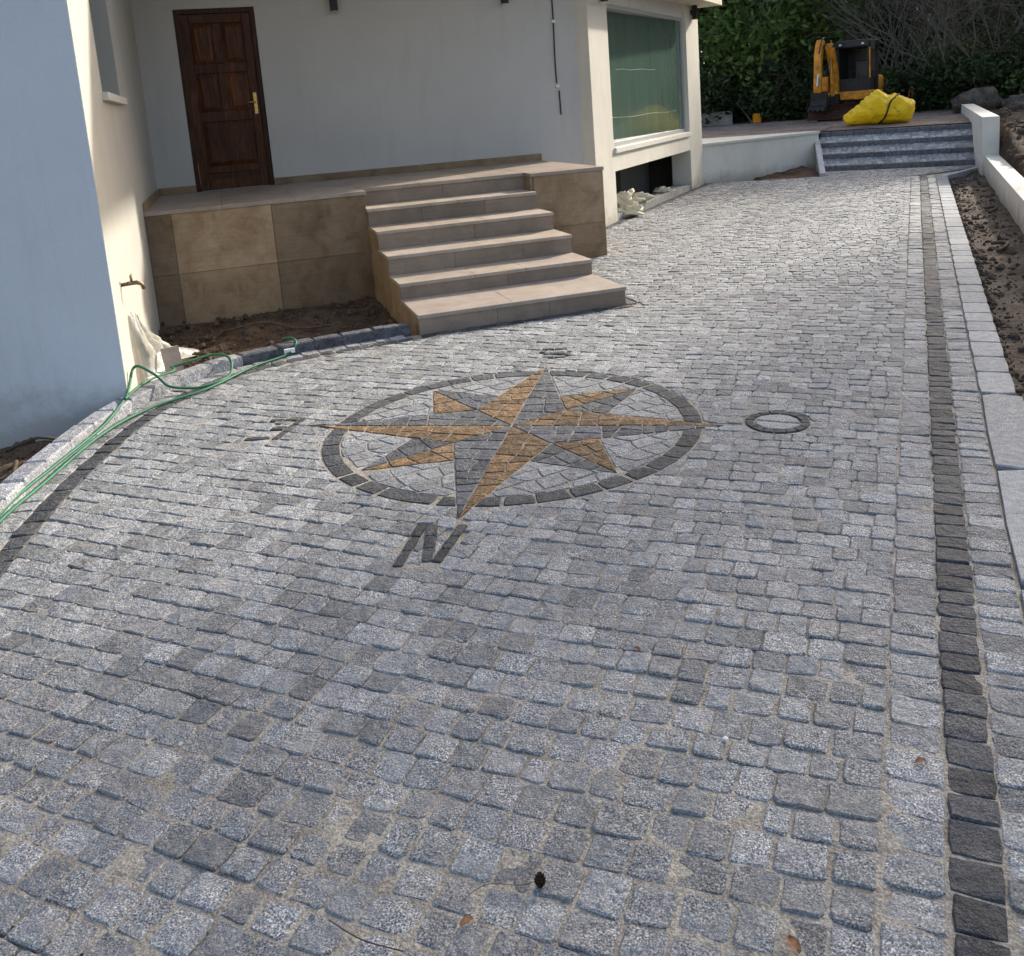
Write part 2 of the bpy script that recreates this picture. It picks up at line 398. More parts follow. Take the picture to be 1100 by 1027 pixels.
# upper level behind the garden steps
FR = [(-9, 16.0), (3.6, 17.62), (6.42, 18.98), (6.62, 19.62), (9.42, 18.62), (9.75, 18.7), (10.6, 18.6)]
def lerp_poly(P_, t):
    k = t * (len(P_) - 1); i = min(int(k), len(P_) - 2); f = k - i
    return (P_[i][0] + (P_[i + 1][0] - P_[i][0]) * f, P_[i][1] + (P_[i + 1][1] - P_[i][1]) * f)
def upF(a, b):
    x0, y0 = lerp_poly(FR, a); d = 48 * b ** 1.7; k = math.atan2(x0, y0) * .8 + .25
    x, y = x0 + d * math.sin(k), y0 + d * math.cos(k)
    return (x, y, .705 + min(1, d) * (.03 * fbm(x, y, .8, 3) + .02 * fbm(x, y, 3, 8) + .02))
gridmesh('upper_yard', upF, 96, 70, 'upper')
def hillF(a, b):
    az = R(-50 + 150 * a); r = 27 + 70 * b ** 1.3
    x, y = r * math.sin(az), r * math.cos(az)
    return (x, y, .55 + min(13, .36 * max(0, r - 29.5)) + (.5 * fbm(x, y, .16, 2) if r > 30 else 0))
gridmesh('hill', hillF, 120, 60, 'litter')

# ------------------------------------------------------------------ driveway
KERB_IN = [(-2.05, 1.2), (-2.22, 2.4), (-2.36, 3.4), (-2.44, 4.02), (-2.48, 4.5), (-2.49, 5.13), (-2.44, 5.62), (-2.31, 6.05), (-2.08, 6.42), (-1.67, 6.74), (-1.2, 6.96), (-.78, 7.11)]
def resample(P_, step):
    # Catmull-Rom through P_, then equal steps
    pts = []
    for i in range(len(P_) - 1):
        p0, p1, p2, p3 = P_[max(i - 1, 0)], P_[i], P_[i + 1], P_[min(i + 2, len(P_) - 1)]
        for k in range(24):
            t = k / 24; f = lambda a, b, c, d: .5 * (2 * b + (c - a) * t + (2 * a - 5 * b + 4 * c - d) * t * t + (3 * b - a - 3 * c + d) * t ** 3)
            pts.append((f(p0[0], p1[0], p2[0], p3[0]), f(p0[1], p1[1], p2[1], p3[1])))
    pts.append(P_[-1]); out = [pts[0]]; acc = 0; last = pts[0]
    tgt = step() if callable(step) else step
    for q in pts[1:]:
        d = math.hypot(q[0] - last[0], q[1] - last[1])
        while acc + d >= tgt:
            t = (tgt - acc) / d; last = (last[0] + (q[0] - last[0]) * t, last[1] + (q[1] - last[1]) * t); out.append(last)
            d = math.hypot(q[0] - last[0], q[1] - last[1]); acc = 0; tgt = step() if callable(step) else step
        acc += d; last = q
    return out
def normals(P_):
    r = []
    for i in range(len(P_)):
        a, b = P_[max(i - 1, 0)], P_[min(i + 1, len(P_) - 1)]; L = math.hypot(b[0] - a[0], b[1] - a[1]) or 1
        r.append(((b[1] - a[1]) / L, -(b[0] - a[0]) / L))    # to the right of travel = towards the drive
    return r
def offs(P_, d): return [(p[0] + n[0] * d, p[1] + n[1] * d) for p, n in zip(P_, normals(P_))]
kpath = resample(KERB_IN, .08)
FIELD_L = offs(kpath, .225)
hp = lambda u, v: tuple(H(u, v, 0))[:2]
wp = lambda s, n: tuple(WW(s, n, 0))[:2]
dp = lambda p, b: tuple(DR(p, b))[:2]
ST_U0, ST_U1 = 2.067, 3.831
STAIR_POLY = ccw([hp(ST_U0, 4.549), hp(ST_U1, 4.549), hp(ST_U1, 0), hp(ST_U0, 0)])
STAIR_OUT = ccw([hp(ST_U0 - .02, 4.66), hp(ST_U1 + .12, 4.66), hp(ST_U1 + .12, 3.85), hp(ST_U0 - .02, 3.85)])
BLOCK_POLY = ccw([hp(-3, 2.29), hp(4.705, 2.137), hp(4.705, -2), hp(-3, -2)])
HOUSE2 = ccw([wp(-.75, .12), wp(5.0, .12), wp(5.0, -6), wp(-.75, -6)])
RET = [(3.70, 17.50), (5.85, 17.10), (6.14, 18.16), (8.95, 17.16)]
obst = [STAIR_POLY, STAIR_OUT, BLOCK_POLY, HOUSE2,
        ccw([RET[0], RET[1], (6.6, 25), (3.7, 25)]), ccw([RET[2], RET[3], (10, 25), (6.5, 25)]), ccw([RET[1], RET[2], (6.3, 19), (5.7, 19)])]
# --- compass rose layout
CC = (-.065, 4.79); NA = math.atan2(-.976, -.215)
ROT = lambda a, r: (CC[0] + r * math.cos(NA + a), CC[1] + r * math.sin(NA + a))
R_OUT, R_IN, R_TIP, R_COR, R_DIAG = 1.02, .922, 1.14, .365, .90
mains = []; halves = []
for k in range(4):
    a = k * math.pi / 2; tip = ROT(a, R_TIP); c1 = ROT(a + math.pi / 4, R_COR); c0 = ROT(a - math.pi / 4, R_COR)
    mains.append(ccw([CC, c1, tip, c0])); halves.append((ccw([CC, c1, tip]), 'gold', CC, tip)); halves.append((ccw([CC, tip, c0]), 'blue', CC, tip))
    dt = ROT(a + math.pi / 4, R_DIAG)
    nt_ = ROT(a + math.pi / 2, R_TIP); q0 = tuple(c1[i] + (tip[i] - c1[i]) * .27 for i in (0, 1)); q1 = tuple(c1[i] + (nt_[i] - c1[i]) * .27 for i in (0, 1))
    halves.append((ccw([c1, dt, q1]), 'gold', c1, dt)); halves.append((ccw([c1, q0, dt]), 'blue', c1, dt))
diags = [h[0] for h in halves if h[2] != CC]
main_tri = [h[0] for h in halves if h[2] == CC]
def bar(a, b, wd):
    dx, dy = b[0] - a[0], b[1] - a[1]; L = math.hypot(dx, dy); nx, ny = -dy / L * wd / 2, dx / L * wd / 2
    return ccw([(a[0] + nx, a[1] + ny), (b[0] + nx, b[1] + ny), (b[0] - nx, b[1] - ny), (a[0] - nx, a[1] - ny)])
letters = []     # (letter, convex stone polygons)
def strokes(name, L_, wd, step=.11):
    for a, b in L_:
        d = math.hypot(b[0] - a[0], b[1] - a[1]); n = max(1, round(d / step))
        for i in range(n):
            f = lambda t: (a[0] + (b[0] - a[0]) * t, a[1] + (b[1] - a[1]) * t)
            letters.append((name, bar(f(i / n), f((i + 1) / n), wd)))
strokes('N', [((-.455, 3.66), (-.525, 3.30)), ((-.418, 3.645), (-.412, 3.32)), ((-.285, 3.62), (-.378, 3.31))], .042)
strokes('E', [((-1.28, 5.20), (-1.375, 4.86)), ((-1.31, 5.175), (-1.48, 5.19)), ((-1.405, 4.885), (-1.55, 4.90)), ((-1.36, 5.03), (-1.44, 5.045))], .042)
strokes('S', [((.16, 6.12), (.33, 6.09)), ((.33, 6.12), (.345, 6.19)), ((.17, 6.21), (.33, 6.18)), ((.165, 6.24), (.18, 6.31)), ((.17, 6.33), (.35, 6.30))], .036)
OC = (1.31, 4.545)
for i in range(16):
    a0, a1 = i * math.tau / 16, (i + 1) * math.tau / 16
    letters.append(('O', ccw([(OC[0] + r * math.cos(a), OC[1] + r * math.sin(a)) for r, a in ((.120, a0), (.165, a0), (.165, a1), (.120, a1))])))
O_FILL = ccw([(OC[0] + .118 * math.cos(i * math.tau / 16), OC[1] + .118 * math.sin(i * math.tau / 16)) for i in range(16)])
O_OUT = ccw([(OC[0] + .172 * math.cos(i * math.tau / 16), OC[1] + .172 * math.sin(i * math.tau / 16)) for i in range(16)])
letter_obst = [q for n_, q in letters if n_ != 'O'] + [O_OUT]
tips_obst = [ccw([ROT(a + .35, .4), ROT(a, R_TIP + .01), ROT(a - .35, .4)]) for a in (0, math.pi / 2, math.pi, 3 * math.pi / 2)]

def nearest_seg(P_, x, y):
    best = None
    for i in range(len(P_) - 1):
        a, b = P_[i], P_[i + 1]; dx, dy = b[0] - a[0], b[1] - a[1]; L2 = dx * dx + dy * dy
        t = max(0, min(1, ((x - a[0]) * dx + (y - a[1]) * dy) / L2)); d = (x - a[0] - t * dx) ** 2 + (y - a[1] - t * dy) ** 2
        if best is None or d < best[0]: best = (d, i, a, b)
    return best
def light_tint():
    r = rnd.random()
    if r < .10: k = rnd.uniform(.60, .72)
    elif r < .55: k = rnd.uniform(.74, .94)
    else: k = rnd.uniform(.9, 1.22)
    h = rnd.uniform(-.02, .025); return (k * (1 + h), k, k * (1 - h * .5))
LIGHT = []                     # (poly, tint) of light cobbles
B_TURN = 15.75                 # the band turns right here
def field():
    b = -2.6; i = 0
    wave = lambda p, bb: .022 * math.sin(p * 1.1 + bb * .35) + .009 * math.sin(p * 2.7 + 1.3 + bb * .8)
    while b < 17.2:
        h = rnd.uniform(.092, .114); p = -7.2 + rnd.uniform(0, .1)
        p_end = -.195 if b < B_TURN else .95
        jl = rnd.uniform(-.006, .006), rnd.uniform(-.006, .006)
        while p < p_end:
            wd = rnd.choice((.088, .094, .099, .104, .11, .118)) * rnd.uniform(.94, 1.06)
            if p_end - p < .15: wd = p_end - p + .004
            elif p_end - p - wd < .07: wd = (p_end - p) / 2
            jr = rnd.uniform(-.009, .009), rnd.uniform(-.009, .009); sk = rnd.uniform(-.007, .007)
            quad = [DR(p + jl[0], b + wave(p, b) + jl[0] * .6), DR(p + wd + jr[0], b + wave(p + wd, b) + jr[0] * .6),
                    DR(p + wd + jr[0] + sk, b + h + wave(p + wd, b + h)), DR(p + jl[0] + jl[1] * .5, b + h + wave(p, b + h))]
            poly = ccw([(q.x, q.y) for q in quad]); p += wd; jl = (jr[0], sk)
            c = cen(poly)
            if c[1] > 20 or c[1] < -.6: continue
            pc, bc = pb(*c)
            if bc < B_TURN + .1:
                e0 = DR(-.195, 0); poly = clip(poly, (e0.x, e0.y), (DP.x, DP.y))
            else:
                q0, q1 = dp(-.2, B_TURN), dp(.9, B_TURN + 1.28); L = math.hypot(q1[0] - q0[0], q1[1] - q0[1])
                poly = clip(poly, q0, ((q1[1] - q0[1]) / L, -(q1[0] - q0[0]) / L))
                e0 = DR(.93, 0); poly = clip(poly, (e0.x, e0.y), (DP.x, DP.y))
            if len(poly) < 3: continue
            # house side
            if c[1] < 7.6 and c[0] < .4:
                if c[1] > 6.6 or c[0] < -1.4:
                    d, k, a, bb = nearest_seg(FIELD_L, *c)
                    if d < .06 or c[0] < a[0] - .1:
                        L = math.hypot(bb[0] - a[0], bb[1] - a[1]); poly = clip(poly, a, (-(bb[1] - a[1]) / L, (bb[0] - a[0]) / L))
                        if k + 2 < len(FIELD_L):
                            a2, b2 = FIELD_L[k + 1], FIELD_L[k + 2]; L = math.hypot(b2[0] - a2[0], b2[1] - a2[1])
                            if k > 60: pass
                        if len(poly) < 3: continue
            u = (Vector((*c, 0)) - UO).dot(UU); v = (Vector((*c, 0)) - UO).dot(VV)
            if u < ST_U0 and v < 4.62: continue
            if u < 5.45 and v < 0: continue
            for o_ in obst:
                poly = carve(poly, o_)
                if len(poly) < 3: break
            if len(poly) < 3: continue
            c2_ = Vector((*cen(poly), 0)) - UO
            if c2_.dot(UU) < ST_U0 + .01 and c2_.dot(VV) < 4.62: continue
            d = math.hypot(c[0] - CC[0], c[1] - CC[1])
            if d < R_OUT - .045: continue
            if d < R_OUT + .12:
                n = ((c[0] - CC[0]) / d, (c[1] - CC[1]) / d); poly = clip(poly, (CC[0] + n[0] * (R_OUT + .004), CC[1] + n[1] * (R_OUT + .004)), (-n[0], -n[1]))
            if d < 1.9:
                for o_ in letter_obst + tips_obst:
                    if len(poly) > 2: poly = carve(poly, o_, .002)
            if len(poly) < 3 or area(ccw(poly)) < (.0030 if d > 1.9 else .0009): continue
            LIGHT.append((ccw(poly), light_tint()))
        b += h; i += 1
field()
def run(p0, p1, b0, b1, lo, hi_):
    out = []; b = b0; s0 = 0
    while b < b1:
        h = min(rnd.uniform(lo, hi_), b1 - b + .02); s1 = rnd.uniform(-.006, .006); e0, e1 = rnd.uniform(-.005, .005), rnd.uniform(-.005, .005)
        out.append(ccw([dp(p0 + e0, b + s0), dp(p1 + e1, b + s0 * .4), dp(p1 + e1, b + h + s1 * .4), dp(p0 + e0, b + h + s1)])); b += h; s0 = s1
    return out
def row_along(P_, o0, o1):
    A, B_ = offs(P_, o0), offs(P_, o1); return [ccw([A[i], A[i + 1], B_[i + 1], B_[i]]) for i in range(len(A) - 1)]
for q in run(-.194, -.058, -1.6, B_TURN - .1, .088, .125): LIGHT.append((q, light_tint()))
for q in run(.058, .189, -1.6, B_TURN - .25, .075, .115): LIGHT.append((q, light_tint()))
for q in row_along(resample(KERB_IN, lambda: rnd.uniform(.10, .14)), .004, .115): LIGHT.append((q, light_tint()))
DARK = run(-.0575, .0575, -1.6, B_TURN, .082, .112)
tq0, tq1 = dp(-.056, B_TURN), dp(.92, B_TURN + 1.14)
DARK += row_along(resample([tq1, ((tq0[0] + tq1[0]) / 2, (tq0[1] + tq1[1]) / 2), tq0], .11), 0, .1)
DARK += row_along(resample(KERB_IN, lambda: rnd.uniform(.11, .15)), .118, .222)
DARK += row_along(resample([hp(ST_U0, 4.55), hp(3, 4.55), hp(ST_U1 + .11, 4.55)], .12), .004, .10)
DARK += row_along(resample([hp(ST_U1 + .004, 4.55), hp(ST_U1 + .004, 4.2), hp(ST_U1 + .004, 3.86)], .12), .0, .10)
DARK += row_along(resample([wp(-.75, .004), wp(2, .004), wp(4.95, .004)], .13), 0, .11)
drive = MB()
SH = [(-9, -3), dp(.36, -5)]
outline = [dp(-5.5, -3.5), dp(.20, -3.5), dp(.20, B_TURN - .35), dp(.95, B_TURN + 1.0), RET[3], RET[2], RET[1], RET[0], wp(5.0, -.02), wp(-.75, -.02), hp(5.5, .02),
           hp(4.68, .02), hp(4.68, 1.9), hp(3.8, 1.9), hp(3.8, 4.5), hp(2.1, 4.5)] + offs(kpath, .02)[::-1]
drive.prism(outline, -.20, -.0125)
driveway = struct(drive.build('driveway', 'joint', fix=True))
sandg = MB(); nx_, ny_ = 100, 170; vs = []; ok = []
for j in range(ny_ + 1):
    for i in range(nx_ + 1):
        q = DR(-4.6 + 4.79 * i / nx_, -.6 + 8.2 * j / ny_); vs.append((q.x, q.y, -.0070 + .0050 * fbm(q.x, q.y, 6, 4) + .0025 * ss((2.8 - q.y) / 1.2)))
        d_ = nearest_seg(kpath, q.x, q.y); side = (q.x - d_[2][0]) * (d_[3][1] - d_[2][1]) - (q.y - d_[2][1]) * (d_[3][0] - d_[2][0])
        ok.append(side > 0 and (Vector((q.x, q.y, 0)) - UO).dot(VV) > 4.56)
fs = [(j * (nx_ + 1) + i, j * (nx_ + 1) + i + 1, (j + 1) * (nx_ + 1) + i + 1, (j + 1) * (nx_ + 1) + i) for j in range(ny_) for i in range(nx_)]
sandg.add(vs, [f for f in fs if all(ok[k] for k in f)])
tag(sandg.build('joint_sand', 'joint', driveway, smooth=True, fix=False), kind='stuff')
def view_size(c):
    d = Vector((c[0], c[1], -CAM_H)); z = d.dot(AX_F)
    if z < .3: return 0
    x = 550 + 991.5 * d.dot(AX_R) / z; y = 293.5 - 991.5 * d.dot(AX_U) / z
    if x < -20 or x > 1120 or y > 1050 or y < 0: return 0
    return 1 / (z * z) * abs(d.normalized().z)
LIGHT.sort(key=lambda q: -view_size(cen(q[0])) * max(.5, min(1.3, area(q[0]) / .012)))
def zvar(): return rnd.uniform(-.0035, .003)
for i, (q, t) in enumerate(LIGHT[:300]):
    mb = MB()
    if stone(mb, q, t, zvar(), rnd.uniform(.003, .008) if cen(q)[1] > 2.5 else rnd.uniform(.003, .014), .03, 2, .0042): mb.build('cobblestone', 'granite', driveway, smooth=False, fix=False)
mb = MB()
for q, t in LIGHT[300:]:
    near = cen(q)[1] < 7
    stone(mb, q, t, zvar(), rnd.uniform(.002, .006), .03, 2 if near else 1, .004)
tag(mb.build('cobblestone_field', 'granite', driveway, smooth=False, fix=False), kind='stuff')
def dtint(a=.7, b=1.3): k = rnd.uniform(a, b); return (k, k, k * rnd.uniform(.97, 1.05))
for q in DARK:
    mb = MB()
    if stone(mb, q, dtint(.65, 1.35), zvar() * .7, .003, .03, 1, .005): mb.build('dark_cobblestone', 'dark_granite', driveway, smooth=False, fix=False)
# sawn edging slabs on the right
b = -1.6
while b < B_TURN - .35:
    h = rnd.uniform(.26, .42) if b > .9 else .62
    if 1.2 < b < 2.6: h = 1.05
    h = min(h, B_TURN - .3 - b)
    if h < .06: break
    mb = MB(); k = rnd.uniform(.70, .88)
    p1 = .375 if b > 2.6 else .40
    if stone(mb, ccw([dp(.192, b), dp(p1, b), dp(p1, b + h), dp(.192, b + h)]), (k, k, k), .006 + rnd.uniform(-.002, .002), .005, .12, 1, .005, .04):
        mb.build('edging_slab', 'sawn_granite', driveway, smooth=False, fix=False)
    b += h
e0, e1 = (7.36, 15.50), (8.55, 16.62)
for i in range(4):
    f = lambda t: (e0[0] + (e1[0] - e0[0]) * t, e0[1] + (e1[1] - e0[1]) * t)
    mb = MB(); stone(mb, bar(f(i / 4), f((i + 1) / 4), .10), 1.1, .012, .007, .12, 1, .006, .25); mb.build('edging_slab', 'sawn_granite', driveway, fix=False)

# ------------------------------------------------------------------ compass rose inlay
rose = thing('compass_rose', (CC[0], CC[1], 0), 'compass rose of gold and dark stone set into the grey cobbles', 'compass rose')
def slice_tri(poly, a, b, step):
    L = math.hypot(b[0] - a[0], b[1] - a[1]); d = ((b[0] - a[0]) / L, (b[1] - a[1]) / L); t = 0; out = []
    while t < L:
        h = step * rnd.uniform(.8, 1.25)
        if L - t - h < step * .7: h = L - t
        sk = rnd.uniform(-.25, .25); n = (d[0] - d[1] * sk, d[1] + d[0] * sk)
        q = clip(poly, (a[0] + d[0] * (t + h), a[1] + d[1] * (t + h)), n) if t + h < L - 1e-6 else poly
        if len(q) > 2: out.append(q)
        if t + h < L - 1e-6: poly = clip(poly, (a[0] + d[0] * (t + h), a[1] + d[1] * (t + h)), (-n[0], -n[1]))
        t += h
        if len(poly) < 3: break
    return out
def halve(q):        # split a wide stone lengthways
    q = ccw(q); c = cen(q); L = [(math.hypot(b[0] - a[0], b[1] - a[1]), a, b) for a, b, n in edges(q)]; l, a, b = max(L)
    d = ((b[0] - a[0]) / l, (b[1] - a[1]) / l)
    c = (c[0] + rnd.uniform(-.012, .012), c[1] + rnd.uniform(-.012, .012)); return [clip(q, c, d), clip(q, c, (-d[0], -d[1]))]
for poly, kind, a, b in halves:
    st = slice_tri(poly, a, b, .12)
    for q in st:
        qs = halve(q) if area(ccw(q)) > .013 else [q]
        for s_ in qs:
            if len(s_) < 3: continue
            mb = MB()
            if stone(mb, ccw(s_), dtint(.7, 1.3), .001 + zvar() * .5, .004, .03, 1, .003, .3):
                mb.build('gold_stone' if kind == 'gold' else 'grey_stone', 'gold_granite' if kind == 'gold' else 'blue_granite', rose, smooth=False, fix=False)
nring = 40
for i in range(nring):
    a0, a1 = i * math.tau / nring + rnd.uniform(-.02, .02), (i + 1) * math.tau / nring
    q = ccw([ROT(a0, R_IN), ROT(a0, R_OUT), ROT(a1, R_OUT), ROT(a1, R_IN)])
    for o_ in main_tri + diags:
        if len(q) > 2: q = carve(q, o_, .001)
    if len(q) < 3: continue
    mb = MB()
    if stone(mb, ccw(q), dtint(.7, 1.25), .001 + zvar() * .4, .005, .03, 1, .004, .3): mb.build('ring_stone', 'dark_granite', rose, smooth=False, fix=False)
y = -R_IN
while y < R_IN:                       # pale random pieces between star and ring
    h = rnd.uniform(.085, .13); x = -R_IN + rnd.uniform(0, .08); j0 = 0
    while x < R_IN:
        wd = rnd.uniform(.09, .17); j1 = rnd.uniform(-.03, .03)
        q = ccw([(CC[0] + X * math.cos(.5) - Y * math.sin(.5), CC[1] + X * math.sin(.5) + Y * math.cos(.5)) for X, Y in ((x - j0, y), (x + wd - j1, y + rnd.uniform(-.01, .01)), (x + wd + j1, y + h), (x + j0, y + h))])
        c = cen(q); d = math.hypot(c[0] - CC[0], c[1] - CC[1]); x += wd; j0 = j1
        if d > R_IN + .06: continue
        n = ((c[0] - CC[0]) / d, (c[1] - CC[1]) / d) if d > 0 else (1, 0)
        q = clip(q, (CC[0] + n[0] * (R_IN - .004), CC[1] + n[1] * (R_IN - .004)), n)
        for o_ in main_tri + diags:
            if len(q) > 2: q = carve(q, o_, .001)
        if len(q) < 3 or area(ccw(q)) < .0014: continue
        mb = MB(); k = rnd.uniform(.75, 1.08)
        if stone(mb, ccw(q), (k, k, k), zvar() * .4, .005, .03, 1, .004, .4): mb.build('pale_stone', 'granite', rose, smooth=False, fix=False)
    y += h
for n_, q in letters:
    mb = MB()
    if stone(mb, q, dtint(.6, 1.1), .0015, .003, .03, 1, .003, .3): mb.build('letter_stone', 'dark_granite', rose, smooth=False, fix=False)
for q in (clip(O_FILL, OC, (.4, .92)), clip(O_FILL, OC, (-.4, -.92))):
    mb = MB()
    if stone(mb, ccw(q), 1.1, 0, .006, .03, 1, .006, .5): mb.build('pale_stone', 'granite', rose, smooth=False, fix=False)
mb = MB(); mb.prism([ROT(i * math.tau / 48, R_OUT + .03) for i in range(48)], -.15, -.0045); mb.build('mortar_bed', 'joint', rose)

# ------------------------------------------------------------------ rough kerb on the house side
kerb = thing('kerb', (-2.5, 5.2, 0), 'curved raised kerb of rough split granite below the house', 'kerb')
kp = resample(KERB_IN, lambda: rnd.uniform(.20, .34))
for q in row_along(kp, -.115, .0):
    # cut longer stones into short chords so the curve stays smooth
    mb = MB(); k = rnd.uniform(.85, 1.25)
    if stone(mb, q, (k, k, k * 1.05), .076 + rnd.uniform(-.004, .004), .002, .26, 0, .012, .35): mb.build('kerb_stone', 'granite' if q[0][1] < 6.5 else 'blue_granite', kerb, smooth=False, fix=False)

# ------------------------------------------------------------------ the house
TZ = .984
house = thing('house', H(2.7, 0, 0), 'pale plastered house with recessed porch and dark wooden front door', 'house')
def part(name, mat, parent, F, *boxes, bevel=0, tint=1.0):
    mb = MB()
    for a, b in boxes: mb.box(F, a, b, tint)
    return mb.build(name, mat, parent, bevel=bevel)
ZT = 4.1
part('front_wall', 'front_paint', house, H, ((-4.2, 5.05, -.4), (-.3, 5.35, ZT)), ((-.3, 5.346, -.4), (-.002, 5.35, ZT)))
part('side_wall', 'cream_plaster', house, H, ((-.3, 0, -.4), (0, 2.9, ZT)), ((-.3, 4.2, -.4), (0, 5.345, ZT)), ((-.3, 2.9, -.4), (0, 4.2, 1.97)), ((-.3, 2.9, 3.15), (0, 4.2, ZT)))
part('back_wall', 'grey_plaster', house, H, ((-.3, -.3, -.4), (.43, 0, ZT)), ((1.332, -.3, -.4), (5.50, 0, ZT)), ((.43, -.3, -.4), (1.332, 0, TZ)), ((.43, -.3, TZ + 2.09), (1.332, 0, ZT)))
part('porch_roof', 'soffit', house, H, ((-4.4, -5.2, ZT), (5.62, 2.55, ZT + .22)), ((-4.4, 2.55, ZT), (.06, 5.6, ZT + .22)))
# side window in the return wall
wn = part('window', 'matte_black', house, H, ((-.18, 2.94, 2.02), (-.15, 4.16, 2.08)), ((-.18, 2.94, 2.08), (-.15, 2.99, 3.11)), ((-.18, 4.11, 2.08), (-.15, 4.16, 3.11)), ((-.18, 2.94, 3.11), (-.15, 4.16, 3.15)))
part('pane', 'matte_black', wn, H, ((-.17, 2.99, 2.08), (-.16, 4.11, 3.11)))
part('sill', 'stone_white', wn, H, ((-.2, 2.82, 1.962), (.045, 4.26, 2.02)), bevel=.004)
# front door
DU0, DU1, DZ1 = .43, 1.332, TZ + 2.09
door = part('door', 'wood', house, H, ((DU0, -.10, TZ), (DU0 + .055, -.03, DZ1)), ((DU1 - .055, -.10, TZ), (DU1, -.03, DZ1)), ((DU0 + .055, -.10, DZ1 - .055), (DU1 - .055, -.03, DZ1)),
            bevel=.004, tint=.8)
la, lb = DU0 + .057, DU1 - .057; mid = (la + lb) / 2
part('door_leaf', 'wood', door, H, ((la, -.09, TZ + .01), (lb, -.065, DZ1 - .057)), tint=.8)
rails = [((la, -.065, TZ + .01), (la + .10, -.045, DZ1 - .057)), ((lb - .10, -.065, TZ + .01), (lb, -.045, DZ1 - .057))]
zr = [TZ + .01, TZ + .20, TZ + .28, TZ + .80, TZ + .92, TZ + 1.36, TZ + 1.47, TZ + 1.93, DZ1 - .057]
for z0, z1 in ((zr[0], zr[1] - .07), (zr[1], zr[2]), (zr[3], zr[4]), (zr[5], zr[6]), (zr[7], zr[8])): rails.append(((la + .102, -.065, z0), (lb - .102, -.047, z1)))
for z0, z1 in ((zr[4], zr[5]), (zr[6], zr[7])): rails.append(((mid - .05, -.065, z0 + .002), (mid + .05, -.047, z1 - .002)))
part('rails', 'wood', door, H, *rails, bevel=.006, tint=1.1)
def raised(u0, u1, z0, z1):
    mb = MB(); k = .05
    vs = [H(u, -.064, z) for u, z in ((u0, z0), (u1, z0), (u1, z1), (u0, z1))] + [H(u, -.046, z) for u, z in ((u0 + k, z0 + k), (u1 - k, z0 + k), (u1 - k, z1 - k), (u0 + k, z1 - k))]
    mb.add(vs, [(4, 5, 6, 7), (0, 1, 5, 4), (1, 2, 6, 5), (2, 3, 7, 6), (3, 0, 4, 7)], rnd.uniform(.75, 1.7)); mb.build('door_panel', 'wood', door)
raised(la + .105, lb - .105, zr[2] + .004, zr[3] - .004)
for z0, z1 in ((zr[4], zr[5]), (zr[6], zr[7])):
    raised(la + .105, mid - .053, z0 + .004, z1 - .004); raised(mid + .053, lb - .105, z0 + .004, z1 - .004)
hd = part('handle', 'brass', door, H, ((lb - .07, -.045, TZ + .86), (lb - .03, -.036, TZ + 1.11)), bevel=.003)
mb = MB(); mb.tube([H(lb - .05, -.04, TZ + 1.0), H(lb - .05, .01, TZ + 1.0), H(lb - .15, .012, TZ + 1.0)], .009, 8); mb.build('lever', 'brass', hd, smooth=True)
# window wing beyond the porch
part('column', 'rough_plaster', house, WW, ((-.75, -.35, -.4), (0, 0, 3.22)))
part('column', 'rough_plaster', house, WW, ((4.05, -.35, -.4), (4.9, 0, 3.22)))
part('window_beam', 'rough_plaster', house, WW, ((0, -.35, .70), (4.05, -.003, .95)))
part('lintel', 'plaster', house, WW, ((0, -.35, 3.0), (4.05, -.06, 3.22)))
bw = part('window', 'pvc', house, WW, ((.0, -.30, 1.03), (4.05, -.07, 1.09)), ((3.98, -.30, 1.09), (4.05, -.07, 2.94)), ((.0, -.30, 2.94), (4.05, -.07, 3.0)), ((0, -.30, 1.09), (.06, -.20, 2.94)), bevel=.003)
def filmF():
    mb = MB(); nu, nv = 60, 36; vs = []
    for j in range(nv + 1):
        for i in range(nu + 1):
            s = .06 + 3.92 * i / nu; z = 1.09 + 1.85 * j / nv
            vs.append(WW(s, -.27 + .045 * s, z))
    mb.add(vs, [(j * (nu + 1) + i, j * (nu + 1) + i + 1, (j + 1) * (nu + 1) + i + 1, (j + 1) * (nu + 1) + i) for j in range(nv) for i in range(nu)]); return mb
filmF().build('pane', 'film', bw, smooth=True)
for z, s0_, s1_ in ((1.42, .3, 3.6), (2.12, .9, 2.6)):
    mb = MB(); mb.tube([WW(s0_ + (s1_ - s0_) * t / 6, -.268 + .045 * (s0_ + (s1_ - s0_) * t / 6), z + .012 * math.sin(t * 2.1)) for t in range(7)], .0022, 5); mb.build('film_seam', 'film_edge', bw)
part('sill', 'stone_white', bw, WW, ((.004, -.16, .952), (4.046, .035, 1.028)), bevel=.005)
part('end_wall', 'rough_plaster', house, WW, ((4.55, -7, -.4), (4.9, -.352, 3.22)))
part('eave', 'soffit', house, WW, ((-.9, -7, 3.222), (5.05, .42, 3.36)))
part('eave_roof', 'roof', house, WW, ((-.9, -7, 3.362), (5.06, .44, 3.43)))
# cellar opening under the big window
part('cellar_ledge', 'concrete', house, WW, ((.0, -.34, -.4), (4.05, -.02, .085)))
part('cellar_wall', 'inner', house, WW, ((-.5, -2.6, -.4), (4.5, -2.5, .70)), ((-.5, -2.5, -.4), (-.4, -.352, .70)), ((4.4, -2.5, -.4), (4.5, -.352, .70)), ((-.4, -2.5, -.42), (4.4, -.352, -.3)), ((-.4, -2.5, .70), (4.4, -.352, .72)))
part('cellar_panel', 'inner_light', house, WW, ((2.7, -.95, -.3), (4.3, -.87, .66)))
part('cellar_panel', 'inner', house, WW, ((.2, -1.7, .22), (2.2, -1.62, .58)))

